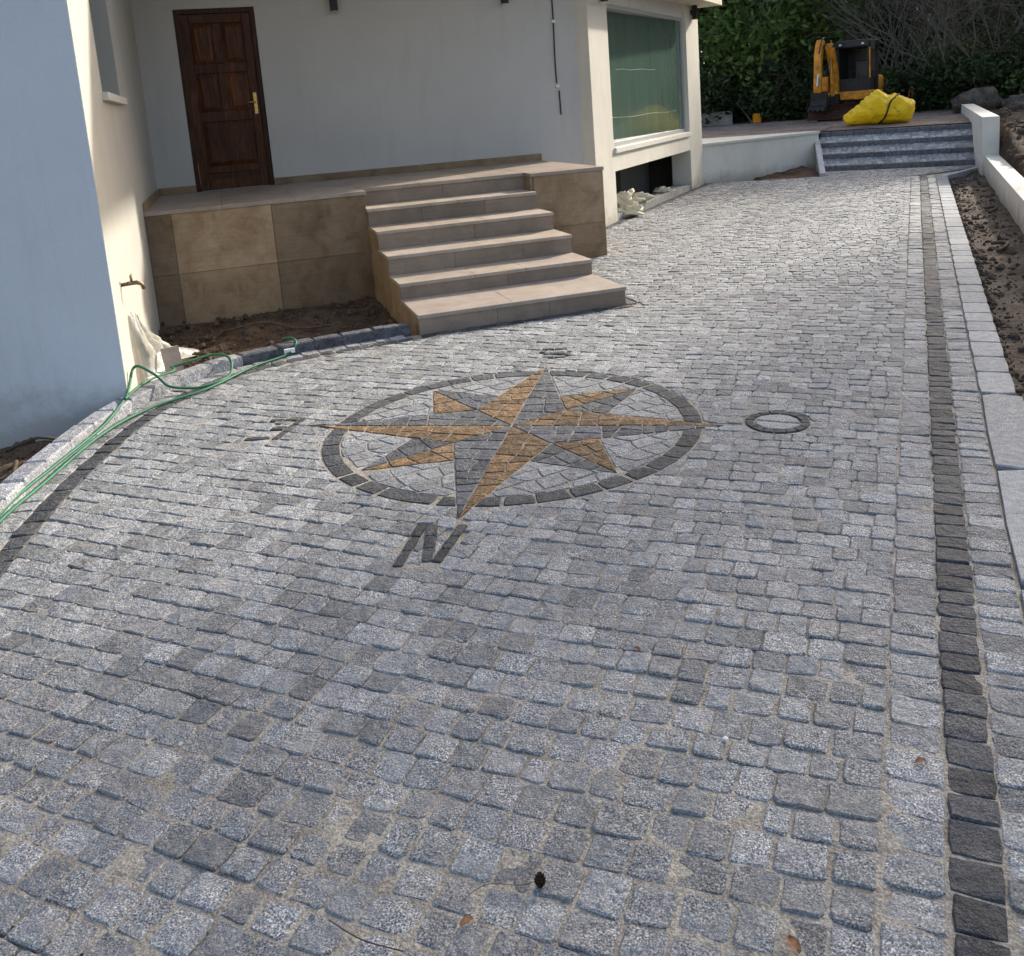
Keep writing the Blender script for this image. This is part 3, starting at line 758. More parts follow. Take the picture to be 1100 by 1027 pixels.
# ------------------------------------------------------------------ porch terrace
terr = thing('terrace', H(2.3, 1.1, -.2), 'raised porch terrace clad in brown travertine panels', 'terrace')
part('core', 'concrete', terr, H, ((.003, .003, -.4), (2.04, 2.25, .944)), ((2.04, .003, -.4), (3.90, 1.87, .944)), ((3.90, .003, -.4), (4.675, 2.10, .944)))
def tt(k): return (k, k * rnd.uniform(.97, 1.0), k * rnd.uniform(.92, 1.0))
for (u0, u1), ks in zip(((.003, .235), (.238, 1.153), (1.157, 2.068)), ((.62, .55), (1.12, .95), (.66, .58))):
    part('cladding_panel', 'trav', terr, H, ((u0, 2.255, .372), (u1, 2.287, .944)), tint=tt(ks[0]), bevel=.002)
    part('cladding_panel', 'trav', terr, H, ((u0, 2.255, -.4), (u1, 2.287, .369)), tint=tt(ks[1]), bevel=.002)
part('cladding_panel', 'trav', terr, H, ((2.043, .9, -.4), (2.066, 2.253, .944)), tint=tt(.8))
part('cladding_panel', 'trav', terr, H, ((3.902, 2.105, .382), (4.705, 2.137, .944)), tint=tt(.85), bevel=.002)
part('cladding_panel', 'trav', terr, H, ((3.902, 2.105, -.4), (4.705, 2.137, .379)), tint=tt(.72), bevel=.002)
part('cladding_panel', 'trav', terr, H, ((4.677, .004, -.4), (4.705, 2.103, .944)), tint=tt(.9))
part('cladding_panel', 'trav', terr, H, ((3.875, 1.9, .0), (3.899, 2.103, .944)), tint=tt(.95))
for u0, u1, v0, v1 in ((.004, .70, .004, 2.30), (.703, 1.385, .004, 2.30), (1.388, 2.078, .004, 2.30), (2.081, 2.70, .004, 1.925), (2.703, 3.30, .004, 1.925), (3.303, 3.862, .004, 1.925), (3.865, 4.715, .004, 2.148)):
    part('floor_slab', 'trav_step', terr, H, ((u0, v0, .946), (u1, v1, TZ)), tint=tt(rnd.uniform(.85, 1.05)), bevel=.003)
for u0, u1 in ((.02, .428), (1.335, 2.2), (2.203, 3.1), (3.103, 3.95), (3.953, 4.75)):
    part('skirting', 'trav', terr, H, ((u0, .001, TZ + .001), (u1, .018, TZ + .085)), tint=tt(rnd.uniform(.55, .8)), bevel=.002)
part('skirting', 'trav', terr, H, ((.001, .02, TZ + .001), (.018, 2.28, TZ + .085)), tint=tt(.75), bevel=.002)

# ------------------------------------------------------------------ porch stairs
stair = thing('porch_stairs', H(2.95, 3.3, 0), 'five broad travertine steps leading up to the porch', 'stairs')
SV = [4.549, 3.838, 3.355, 2.872, 2.388, 1.905]; SZ = [.153, .289, .463, .637, .810, TZ]
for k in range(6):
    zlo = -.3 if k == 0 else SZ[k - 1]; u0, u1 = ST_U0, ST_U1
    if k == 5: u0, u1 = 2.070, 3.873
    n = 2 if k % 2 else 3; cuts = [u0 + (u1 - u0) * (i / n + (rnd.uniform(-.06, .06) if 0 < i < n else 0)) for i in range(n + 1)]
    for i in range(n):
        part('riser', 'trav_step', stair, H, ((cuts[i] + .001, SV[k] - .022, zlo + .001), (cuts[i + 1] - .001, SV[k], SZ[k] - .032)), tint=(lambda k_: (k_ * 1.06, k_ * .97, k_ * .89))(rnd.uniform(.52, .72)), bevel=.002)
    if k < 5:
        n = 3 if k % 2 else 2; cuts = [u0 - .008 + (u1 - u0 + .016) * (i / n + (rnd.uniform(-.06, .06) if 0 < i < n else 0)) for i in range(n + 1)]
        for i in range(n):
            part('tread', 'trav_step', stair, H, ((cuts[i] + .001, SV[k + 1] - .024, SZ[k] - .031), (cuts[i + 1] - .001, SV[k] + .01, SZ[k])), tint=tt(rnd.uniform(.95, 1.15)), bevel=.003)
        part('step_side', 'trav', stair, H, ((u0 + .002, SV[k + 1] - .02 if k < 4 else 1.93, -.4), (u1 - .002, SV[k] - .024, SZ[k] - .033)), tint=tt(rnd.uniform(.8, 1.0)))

# ------------------------------------------------------------------ fittings on the house
def lamp(F, a, zb, label, side):
    mbp = F(a, .06, zb); t = thing('wall_lamp', mbp, label, 'lamp', 'black wall lamps')
    part('lamp_body', 'black', t, F, ((a - .042, .035, zb), (a + .042, .115, zb + .24)), bevel=.006)
    part('bracket', 'black', t, F, ((a - .03, .001, zb + .08), (a + .03, .034, zb + .16)))
    part('lens', 'paper', t, F, ((a - .032, .045, zb - .004), (a + .032, .105, zb - .0005)))
lamp(H, 2.25, 2.975, 'black wall lamp above the porch, nearer the door', 0)
lamp(H, 4.38, 2.975, 'black wall lamp above the right end of the porch wall', 0)
lamp(WW, -.28, 2.975, 'black wall lamp on the plaster column left of the big window', 0)
lamp(WW, 4.42, 2.98, 'black wall lamp on the plaster column right of the big window', 0)
cb = thing('wall_cable', H(5.05, .01, 1.4), 'thin black cable hanging down the porch wall near the column', 'cable')
mb = MB(); mb.tube([H(5.03 + .006 * math.sin(z * 5), .012, z) for z in [3.4 - i * .09 for i in range(17)]], .009, 6); mb.build('cable', 'black', cb, smooth=True)
mb = MB(); mb.tube([H(5.055, .012, 1.86), H(5.06, .014, 1.55)], .009, 6); mb.build('loose_end', 'black', cb, smooth=True)
for z in (2.72, 1.90): part('clip', 'paper', cb, H, ((5.01, .002, z), (5.06, .024, z + .035)))
# tap
tap = thing('garden_tap', H(.03, 4.84, .70), 'old brass garden tap on the cream side wall', 'tap')
mb = MB(); mb.tube([H(.0, 4.84, .71), H(.07, 4.84, .715)], .013, 8); mb.tube([H(.04, 4.84, .715), H(.10, 4.83, .715), H(.13, 4.825, .70), H(.14, 4.82, .665)], [.014, .015, .013, .014], 8); mb.build('spout', 'old_brass', tap, smooth=True)
mb = MB(); mb.tube([H(.07, 4.84, .72), H(.07, 4.84, .765)], .009, 6); mb.tube([H(.07, 4.80, .768), H(.07, 4.88, .768)], .007, 6); mb.build('tap_handle', 'old_brass', tap, smooth=True)
# crumpled plastic sheet hanging from below the tap
def sheetF():
    mb = MB(); nu, nv = 46, 40; vs = []
    for j in range(nv + 1):
        t = j / nv                                # 0 top, 1 bottom
        for i in range(nu + 1):
            a = i / nu
            v = 4.72 - a * (.34 + .95 * t) + .03 * math.sin(t * 7)
            fold = .5 + .5 * math.sin(a * 19 + t * 2.5 + 1.2 * noise.noise(Vector((a * 4, t * 3, 1))))
            u = .012 + (.03 + .15 * t ** 1.5) * (.25 + .75 * fold) * (1 if 0 < i < nu else .3) + .03 * t * noise.noise(Vector((a * 7, t * 8, 3)))
            z = .50 - t * (.58 + .04 * math.sin(a * 9)) - (.10 * a * (1 - t))
            if t > .85: u += (t - .85) * .9 * (.4 + fold)
            vs.append(H(max(.008, u), v, z))
    mb.add(vs, [(j * (nu + 1) + i, j * (nu + 1) + i + 1, (j + 1) * (nu + 1) + i + 1, (j + 1) * (nu + 1) + i) for j in range(nv) for i in range(nu)]); return mb
tag(sheetF().build('plastic_sheet', 'sheet', smooth=True, fix=False), 'crumpled cream plastic sheet hanging against the side wall below the tap', 'sheet')
# spare tile leaning at the wall foot
tl = MB(); c0 = Vector((-2.60, 6.62, -.12)); ex = Vector((.80, .60, 0)) * .13; ez = Vector((-.05, .06, .25)); ey = Vector((.55, -.75, 0)).normalized() * .018
tl.add([c0, c0 + ex, c0 + ex + ez, c0 + ez, c0 + ey, c0 + ex + ey, c0 + ex + ez + ey, c0 + ez + ey], [(0, 3, 2, 1), (4, 5, 6, 7), (0, 1, 5, 4), (1, 2, 6, 5), (2, 3, 7, 6), (3, 0, 4, 7)], .95)
tag(tl.build('spare_tile', 'trav_step'), 'beige offcut tile leaning beside the plastic sheet', 'tile')
# garden hose
def smooth_path(P_, n=8):
    out = []
    for i in range(len(P_) - 1):
        p0, p1, p2, p3 = [Vector(P_[k]) for k in (max(i - 1, 0), i, i + 1, min(i + 2, len(P_) - 1))]
        for k in range(n):
            t = k / n; out.append(.5 * (2 * p1 + (p2 - p0) * t + (2 * p0 - 5 * p1 + 4 * p2 - p3) * t * t + (3 * p1 - p0 - 3 * p2 + p3) * t ** 3))
    out.append(Vector(P_[-1])); return out
hz = .016
ho = thing('garden_hose', (-2.4, 5.2, 0), 'long green garden hose lying along the kerb with a loop', 'hose')
B_ = [(-2.20, 2.6, hz), (-2.33, 3.4, hz), (-2.42, 3.99, hz), (-2.43, 4.44, hz), (-2.44, 5.1, hz), (-2.33, 5.56, hz), (-2.07, 5.92, hz), (-1.9, 6.38, hz), (-1.72, 6.66, hz), (-1.66, 6.75, .07), (-1.70, 6.82, .104), (-1.77, 6.81, .102)]
mb = MB(); mb.tube(smooth_path(B_),   .0092, 8); mb.build('hose_run', 'hose', ho, smooth=True)
A_ = [(-2.14, 2.5, hz + .012), (-2.31, 3.4, hz), (-2.455, 4.1, .03), (-2.462, 4.65, .035), (-2.46, 5.2, .04), (-2.47, 5.6, .09), (-2.45, 5.9, .105), (-2.36, 6.12, .10), (-2.40, 6.2, .11)]
mb = MB(); mb.tube(smooth_path(A_),   .0092, 8); mb.build('hose_run', 'hose', ho, smooth=True)
L_ = [(-2.46, 5.55, .09), (-2.50, 5.72, .12), (-2.52, 5.86, .20), (-2.47, 5.86, .215), (-2.38, 5.88, .14), (-2.30, 5.88, .06), (-2.15, 5.96, hz), (-2.03, 6.1, hz), (-2.02, 6.28, hz), (-2.06, 6.41, .09), (-2.18, 6.44, .115), (-2.30, 6.33, .11), (-2.40, 6.24, .10)]
mb = MB(); mb.tube(smooth_path(L_),   .0092, 8); mb.build('hose_loop', 'hose', ho, smooth=True)
tg = MB(); tg.box(lambda x, y, z: Vector((-1.70 + x * .9 - y * .4, 6.70 + x * .4 + y * .9, z)), (-.04, -.012, .02), (.04, .012, .052)); tag(tg.build('hose_label', 'paper'), 'small white paper label beside the end of the green hose', 'label')

# ------------------------------------------------------------------ garden steps at the far end
gs = thing('garden_steps', (7.5, 17.7, 0), 'wide cobbled garden steps at the far end of the drive', 'stairs')
GO = Vector((6.14, 18.2, 0)); GD = Vector((2.74, -1.0, 0)).normalized(); GB = Vector((-GD.y, GD.x, 0)).normalized()
if GB.y < 0: GB = -GB
G = lambda a, d, z: GO + GD * a + GB * d + Vector((0, 0, z))
GL = 3.02
for k in range(4):
    d0 = k * .43; z0 = k * .20; a = 0; x0 = .02 * k
    while a < GL - .01:
        L = min(rnd.uniform(.5, .8), GL - a)
        if GL - a - L < .25: L = GL - a
        part('kerb_stone', 'blue_granite', gs, G, ((x0 + a + .003, d0, z0 - .3), (x0 + a + L - .003, d0 + .10, z0 + .088)), bevel=.006, tint=dtint(1.2, 1.7)); a += L
    if k < 3:
        mb = MB(); d = d0 + .102
        while d < d0 + .42:
            a = 0
            while a < GL:
                wd = rnd.uniform(.09, .13)
                q = ccw([tuple(G(x0 + X, Y, 0))[:2] for X, Y in ((a, d), (min(a + wd, GL), d), (min(a + wd, GL), d + .107), (a, d + .107))])
                stone(mb, q, tuple(1.3 * c_ for c_ in light_tint()), 0, .006, .06, 1, .005, zf=lambda x, y: z0 + .083 + .115 * ((Vector((x, y, 0)) - GO).dot(GB) - d0 - .1) / .33); a += wd  # tint raised above the drive cobbles: sunlight on the treads put into the colour
            d += .107
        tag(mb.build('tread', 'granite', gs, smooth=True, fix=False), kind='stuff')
        c = [G(x0 + X, Y, z) for X, Y, z in ((0, d0 + .1, z0 + .07), (GL, d0 + .1, z0 + .07), (GL, d0 + .43, z0 + .185), (0, d0 + .43, z0 + .185))]
        mb = MB(); mb.add(c + [p - Vector((0, 0, .3)) for p in c], [(0, 1, 2, 3), (7, 6, 5, 4), (0, 4, 5, 1), (1, 5, 6, 2), (2, 6, 7, 3), (3, 7, 4, 0)]); mb.build('tread_bed', 'joint', gs)
mb = MB(); s0, s1 = Vector((5.84, 17.12, .0)), Vector((6.36, 18.95, .52)); sx = Vector((.10, -.03, 0)); dz = Vector((0, 0, .055)); dn = Vector((0, 0, -.6))
mb.add([s0 + dn, s0 + sx + dn, s1 + sx + dn, s1 + dn, s0 + dz, s0 + sx + dz, s1 + sx + dz, s1 + dz], [(0, 3, 2, 1), (4, 5, 6, 7), (0, 1, 5, 4), (1, 2, 6, 5), (2, 3, 7, 6), (3, 0, 4, 7)], 1.1)
mb.build('side_kerb', 'sawn_granite', gs, bevel=.006)
# retaining walls
rw = thing('retaining_wall', (5.0, 18.1, 0), 'white retaining wall with pale coping between house and garden steps', 'wall')
rdv = Vector((6.42 - 3.72, 18.85 - 17.43, 0)); RLn = rdv.length; rdv.normalize(); rnv = Vector((rdv.y, -rdv.x, 0))
RWF = lambda a, n, z: Vector((3.72, 17.43, 0)) + rdv * a + rnv * n + Vector((0, 0, z))
part('wall', 'wall_white', rw, RWF, ((-.4, -.28, -.4), (RLn, 0, .70)))
for i in range(3): part('coping', 'stone_white', rw, RWF, ((-.4 + i * (RLn + .4) / 3 + .001, -.30, .701), (-.4 + (i + 1) * (RLn + .4) / 3 - .001, .045, .75)), bevel=.004, tint=1)
mb = MB(); mb.prism(ccw([tuple(RWF(a, n, 0))[:2] for a, n in ((-.4, -.302), (-.4, -2.6), (.6, -2.3), (RLn - .1, -.45), (RLn, -.302))]), .66, .742); mb.build('paved_ledge', 'stone_white', rw)
gw = thing('garden_wall', DR(1.05, 12, 0), 'white garden wall stepping up from low to tall along the right of the drive', 'wall')
part('low_wall', 'wall_white', gw, DR, ((.94, -3.5, -.4), (1.165, 15.8, .30)), bevel=.008)
part('tall_wall', 'wall_white', gw, DR, ((.90, 15.802, -.4), (1.165, 23.8, .94)), bevel=.008)
# earth wedge against the retaining wall
def wedge(a, b):
    x = 4.85 + 1.15 * a; y0 = 17.42 - .28 * (x - 3.74) * .7; y1 = 17.43 + (x - 3.72) * .526 + .05
    y = y0 + .02 + (y1 - y0) * b; return (x, y, -.03 + .13 * b * a ** 1.3 + .04 * fbm(x, y, 3, 1))
gridmesh('earth_bank', wedge, 24, 20, 'soil')

# foam scraps on the cellar ledge
def lump(center, rad, seed, sq=(1, 1, 1), amp=.35, nu=18, nv=12):
    mb = MB(); vs = []
    for j in range(nv + 1):
        for i in range(nu):
            th = math.pi * j / nv; ph = math.tau * i / nu
            d = Vector((math.sin(th) * math.cos(ph), math.sin(th) * math.sin(ph), math.cos(th)))
            r_ = rad * (1 + amp * noise.fractal(d * 1.6 + Vector((seed, seed * .3, 0)), 1, 2, 4))
            vs.append(Vector(center) + Vector((d.x * sq[0], d.y * sq[1], d.z * sq[2])) * r_)
    fs = [(j * nu + i, j * nu + (i + 1) % nu, (j + 1) * nu + (i + 1) % nu, (j + 1) * nu + i) for j in range(nv) for i in range(nu)]
    mb.add(vs, fs); return mb
for i, (s, n, z, r_, sq, lab) in enumerate(((.62, -.12, .19, .15, (1.1, .8, .9), 'largest cream foam lump on the cellar ledge'), (.45, .02, .07, .13, (1.5, .7, .6), 'cream foam scrap slumped over the ledge onto the paving'),
                                           (1.05, -.15, .14, .09, (1.3, .8, .8), 'small cream foam scrap in the middle of the cellar ledge'), (1.42, -.16, .15, .10, (1.4, .8, .7), 'white foam scrap right of the other lumps'), (2.75, -.17, .12, .08, (1.7, .8, .7), 'lone white foam scrap at the right of the cellar ledge'))):
    tag(lump(WW(s, n, z), r_, i * 3.1, sq, 1.1, 24, 16).build('foam_scrap', 'foam', smooth=True), lab, 'foam', 'foam scraps by the cellar')

# ------------------------------------------------------------------ yard behind: excavator, bag, blocks, rocks
EXA = R(-37); EXO = Vector((8.98, 24.1, .74))
def X_(x, y, z):
    x, y, z = x * .86, y * .86, z * .88
    return EXO + Vector((x * math.cos(EXA) - y * math.sin(EXA), x * math.sin(EXA) + y * math.cos(EXA), z))
ex_ = thing('excavator', EXO, 'orange mini excavator with black cab parked in the upper yard', 'excavator')
def track(cx):
    pr = []; L, h = .85, .21
    for i in range(9): a = -math.pi / 2 + math.pi * i / 8; pr.append((L - h + math.cos(a) * h, h + math.sin(a) * h))
    for i in range(9): a = math.pi / 2 + math.pi * i / 8; pr.append((-L + h + math.cos(a) * h, h + math.sin(a) * h))
    mb = MB(); n = len(pr)
    mb.add([X_(cx - .15, y, z) for y, z in pr] + [X_(cx + .15, y, z) for y, z in pr], [list(range(n)), list(range(n, 2 * n))[::-1]] + [(i, (i + 1) % n, n + (i + 1) % n, n + i) for i in range(n)])
    t = mb.build('track', 'rubber', ex_)
    for y in (-.64, -.3, 0, .3, .64):
        mb = MB(); mb.tube([X_(cx - .165, y, .2), X_(cx + .165, y, .2)], .15 if abs(y) > .6 else .1, 14); mb.build('wheel', 'steel_dark', t)
    mb = MB()
    for y in [-.6 + i * .12 for i in range(11)]: mb.box(X_, (cx - .15, y, .421), (cx + .15, y + .05, .445)); mb.box(X_, (cx - .15, y, -.022), (cx + .15, y + .05, -.001))
    tag(mb.build('lugs', 'rubber', t), kind='stuff')
track(-.55); track(.55)
part('undercarriage', 'steel_dark', ex_, X_, ((-.38, -.5, .14), (.38, .5, .40)))
mb = MB(); mb.tube([X_(0, 0, .40), X_(0, 0, .55)], .42, 20); mb.build('turntable', 'steel_dark', ex_)
bl = MB()
for i in range(5):
    a0, a1 = i / 5, (i + 1) / 5; f = lambda a: (-1.28 + .12 * math.sin(a * math.pi), .05 + .42 * a)
    (y0, z0), (y1, z1) = f(a0), f(a1); bl.add([X_(-.82, y0, z0), X_(.62, y0, z0), X_(.62, y1, z1), X_(-.82, y1, z1), X_(-.82, y0 + .04, z0), X_(.62, y0 + .04, z0), X_(.62, y1 + .04, z1), X_(-.82, y1 + .04, z1)], [(0, 1, 2, 3), (7, 6, 5, 4), (0, 4, 5, 1), (3, 2, 6, 7), (0, 3, 7, 4), (1, 5, 6, 2)])
bl.build('dozer_blade', 'rust', ex_)
for x in (-.35, .3): part('blade_arm', 'steel_dark', ex_, X_, ((x - .04, -1.2, .18), (x + .04, -.45, .27)))
part('deck', 'orange', ex_, X_, ((-.62, -.62, .555), (.78, .9, .80)), bevel=.03)
part('engine_cover', 'orange', ex_, X_, ((-.62, .45, .803), (.78, 1.02, 1.22)), bevel=.08)
part('side_fairing', 'orange', ex_, X_, ((-.64, -.60, .803), (-.38, .44, 1.26)), bevel=.06)
cabp = part('cab', 'steel_dark', ex_, X_, *[((x - .03, y - .03, .803), (x + .03, y + .03, 2.0)) for x, y in ((-.12, -.52), (.74, -.52), (-.12, .40), (.74, .40))], ((-.09, -.55, .803), (.71, -.51, 1.15)), ((-.09, .38, .803), (.71, .42, 1.35)), bevel=.008)
part('cab_roof', 'black', cabp, X_, ((-.18, -.62, 2.0), (.80, .48, 2.22)), bevel=.04)
part('rear_window', 'glassdark', cabp, X_, ((-.08, .385, 1.36), (.70, .415, 1.99)))
part('side_window', 'glassdark', cabp, X_, ((-.135, -.48, 1.0), (-.105, .36, 1.99)))
part('seat', 'seat', cabp, X_, ((.12, -.05, .95), (.52, .33, 1.06)), bevel=.03)
part('seat_back', 'seat', cabp, X_, ((.13, .24, 1.065), (.51, .34, 1.66)), bevel=.05)
part('console', 'steel_dark', cabp, X_, ((.54, -.2, .81), (.68, .3, 1.2)), bevel=.02)
for x in (.2, .42): mb = MB(); mb.tube([X_(x, -.3, .82), X_(x, -.34, 1.3)], .014, 6); mb.build('lever', 'black', cabp)
mb = MB(); mb.tube(smooth_path([X_(-.16, -.58, 1.0), X_(-.20, -.66, 1.4), X_(-.18, -.62, 1.9)]), .014, 6); mb.build('grab_rail', 'steel_dark', cabp)
part('decal', 'black', ex_, X_, ((-.645, -.35, .92), (-.641, .2, 1.05)))
part('yellow_strip', 'orange', cabp, X_, ((.772, -.56, 1.15), (.80, -.50, 2.0)))
part('mirror', 'black', cabp, X_, ((.84, -.66, 1.92), (.96, -.62, 2.14)), bevel=.01)
for x in (-.02, .62): part('work_light', 'paper', cabp, X_, ((x - .035, -.65, 2.08), (x + .035, -.621, 2.13)), bevel=.005)
def beam(pts, wd, mat, name, par):
    mb = MB(); k = len(pts)
    vs = []
    for y, z, h, x in pts:
        vs += [X_(x - wd / 2, y, z - h / 2), X_(x + wd / 2, y, z - h / 2), X_(x + wd / 2, y + h * .25, z + h / 2), X_(x - wd / 2, y + h * .25, z + h / 2)]
    return mb, vs
def plate(prof, x0, x1, name, mat, par=ex_, bevel=.012):
    mb = MB(); n = len(prof)
    mb.add([X_(x0, y, z) for y, z in prof] + [X_(x1, y, z) for y, z in prof], [list(range(n)), list(range(n, 2 * n))[::-1]] + [(i, (i + 1) % n, n + (i + 1) % n, n + i) for i in range(n)]); return mb.build(name, mat, par, bevel=bevel)
boom = plate([(-.70, .62), (-.56, .72), (-.52, 1.05), (-.60, 1.42), (-.78, 1.78), (-.98, 2.10), (-1.10, 2.18), (-1.18, 2.08), (-1.08, 1.90), (-.90, 1.60), (-.78, 1.30), (-.72, 1.0), (-.80, .66)], -.29, -.08, 'boom', 'orange')
part('swing_post', 'steel_dark', ex_, X_, ((-.30, -.85, .42), (-.04, -.60, .75)), bevel=.02)
arm = plate([(-1.00, 2.26), (-1.10, 2.30), (-1.24, 2.16), (-1.36, 1.9), (-1.47, .95), (-1.43, .82), (-1.35, .84), (-1.30, 1.2), (-1.18, 1.86), (-1.04, 2.10)], -.55, -.34, 'dipper_arm', 'orange')
part('arm_pin', 'steel_dark', ex_, X_, ((-.54, -1.15, 2.05), (-.05, -1.06, 2.13)))
bk = plate([(-1.42, .86), (-1.30, .80), (-1.16, .62), (-1.20, .40), (-1.42, .28), (-1.66, .34), (-1.60, .44), (-1.46, .46), (-1.40, .62)], -.66, -.18, 'bucket', 'steel_dark')
for i in range(4): part('tooth', 'steel_dark', bk, X_, ((-.65 + i * .135, -1.74, .31), (-.58 + i * .135, -1.645, .36)))
def cyl(a, b, x, par):
    mb = MB(); A, B2 = X_(x, *a), X_(x, *b); mid_ = A.lerp(B2, .6); mb.tube([A, mid_], .042, 10); c = mb.build('cylinder', 'orange', par, smooth=False)
    mb = MB(); mb.tube([mid_, B2], .022, 8); mb.build('rod', 'chrome', c)
cyl((-.90, .70), (-1.02, 1.75), -.17, boom); cyl((-.62, 1.45), (-1.0, 2.24), -.17, boom); cyl((-1.18, 2.12), (-1.50, 1.0), -.42, arm)
mb = MB(); mb.tube(smooth_path([X_(-.28, -.7, .9), X_(-.32, -.85, 1.5), X_(-.30, -1.05, 2.1), X_(-.36, -1.2, 2.0)]), .018, 6); mb.build('hydraulic_hose', 'black', boom)
for k_ in (0, 1):
    mb = MB(); mb.tube(smooth_path([X_(-.31 - .03 * k_, -.92, 2.0), X_(-.33 - .03 * k_, -1.0 - .05 * k_, 2.32), X_(-.36, -1.25, 2.25), X_(-.40, -1.36, 1.9)]), .013, 6); mb.build('hydraulic_hose', 'black', arm)
plate([(-1.30, 1.02), (-1.24, .98), (-1.16, .78), (-1.22, .74), (-1.28, .90)], -.50, -.39, 'bucket_link', 'steel_dark')

# yellow big bag
BGO = Vector((8.12, 20.3, .73)); BR = lambda x, y, z: BGO + Vector(((x * .9 + .10) * .93 + y * .37, -(x * .9 + .10) * .37 + y * .93, z * .93))
bagt = thing('bulk_bag', BGO, 'slumped yellow bulk bag with a dark strap in front of the excavator', 'bag')
BAG_H = [(-.80, .30), (-.66, .38), (-.45, .52), (-.25, .68), (-.10, .79), (.04, .82), (.10, .73), (.20, .67), (.32, .69), (.46, .70), (.60, .63), (.70, .60), (.80, .62)]
def bag_top(x):
    for (a, ha), (b, hb) in zip(BAG_H, BAG_H[1:]):
        if x <= b: return ha + (hb - ha) * max(0, (x - a) / (b - a))
    return BAG_H[-1][1]
def bag_pt(x, ph):            # x along the bag, ph round its section (0 = ground front, pi/2 = top)
    top = bag_top(x); bot = .10 * max(0, (x - .42) / .38) ** 2 * 4.2 + .06 * max(0, (-x - .55) / .25)
    e = max(.0, 1 - (abs(x) / .805) ** 4.5) ** .5; dep = .52 * e + .01; zc = .20 + .20 * max(0, x + .2); top = zc + (top - zc) * (.25 + .75 * e); bot = zc - zc * min(1, e * 1.25)
    c_, s_ = math.cos(ph), math.sin(ph)
    y = -dep * math.copysign(abs(c_) ** .75, c_); z = bot + (top - bot) * (.5 + .5 * math.copysign(abs(s_) ** .7, s_))
    q = Vector((x * 2.2, y * 2.2, z * 3.0)); w_ = .18 * abs(noise.noise(q * 1.1)) + .11 * abs(noise.noise(q * 2.6 + Vector((4, 0, 0)))) + .02 * abs(noise.noise(q * 6 + Vector((4, 3, 0))))
    pl = .022 * math.sin((x * .8 + z) * 34 + 3 * noise.noise(q)) * max(0, s_)
    k = 1 - w_ + pl
    return BR(x + .02 * noise.noise(q * 2), y * k, max(0, bot + (z - bot) * (1 - .6 * w_ + pl)))
mb = MB(); nx_, na_ = 80, 56
vs = [bag_pt(-.80 + 1.60 * i / nx_, -math.pi / 2 + math.tau * j / na_) for i in range(nx_ + 1) for j in range(na_)]
mb.add(vs, [(i * na_ + j, i * na_ + (j + 1) % na_, (i + 1) * na_ + (j + 1) % na_, (i + 1) * na_ + j) for i in range(nx_) for j in range(na_)] + [list(range(na_)), list(range(nx_ * na_, (nx_ + 1) * na_))[::-1]])
mb.build('sack', 'bag', bagt, smooth=True)
pts = [bag_pt(.44 - .42 * t / 12, 1.5 - 2.5 * t / 12) for t in range(13)]; cc_ = BR(0, 0, .35); pts = [p + (p - cc_).normalized() * .022 for p in pts]
mb = MB(); mb.tube(pts, .020, 6); mb.build('strap', 'rope', bagt, smooth=True)
mb = MB(); mb.tube(smooth_path([BR(.66, -.1, .58), BR(.70, -.12, .78), BR(.76, -.1, .76), BR(.74, -.05, .58)]), .016, 6); mb.build('lifting_loop', 'rope', bagt, smooth=True)
# concrete block and bits beyond the retaining wall
cbk = MB(); Q = lambda x, y, z: Vector((6.35 + x * .98 + y * .2, 27.3 - x * .2 + y * .98, .70 + z)); cbk.box(Q, (-.75, 0, -.1), (.42, .22, .40)); tag(cbk.build('concrete_slab', 'concrete', bevel=.02), 'rough grey concrete slab standing behind the white retaining wall', 'slab')
st = MB(); st.tube([Vector((7.25, 26.9, .72)), Vector((7.05, 27.0, 1.05)), Vector((6.86, 27.1, 1.32))], [.03, .024, .018], 6); tag(st.build('leaning_stake', 'greybark'), 'pale leaning wooden stake beside the concrete slab', 'stake')
cn = thing('canister', (7.30, 26.6, .72), 'small orange canister right of the leaning stake', 'canister')
part('body', 'canister', cn, lambda x, y, z: Vector((7.30 + x, 26.6 + y, .72 + z)), ((-.11, -.08, 0), (.11, .08, .27)), bevel=.03)
part('cap', 'black', cn, lambda x, y, z: Vector((7.30 + x, 26.6 + y, .72 + z)), ((.02, -.03, .271), (.08, .03, .31)), bevel=.006)
for i, (x, y, z, r_, sq, lab) in enumerate(((11.75, 22.9, .95, .50, (1.15, .8, .68), 'big rounded brown boulder behind the tall white wall'), (12.3, 22.0, .88, .34, (1.2, .8, .7), 'middle-sized boulder right of the big boulder'), (12.9, 21.4, .95, .32, (1.3, .9, .75), 'boulder at the right edge of the picture'), (11.1, 20.0, .86, .20, (1.3, .8, .6), 'small stone at the foot of the boulders'))):
    tag(lump((x, y, z), r_, i * 5.7, sq, .35, 26, 16).build('boulder', 'rock', smooth=True), lab, 'boulder', 'boulders behind the wall')
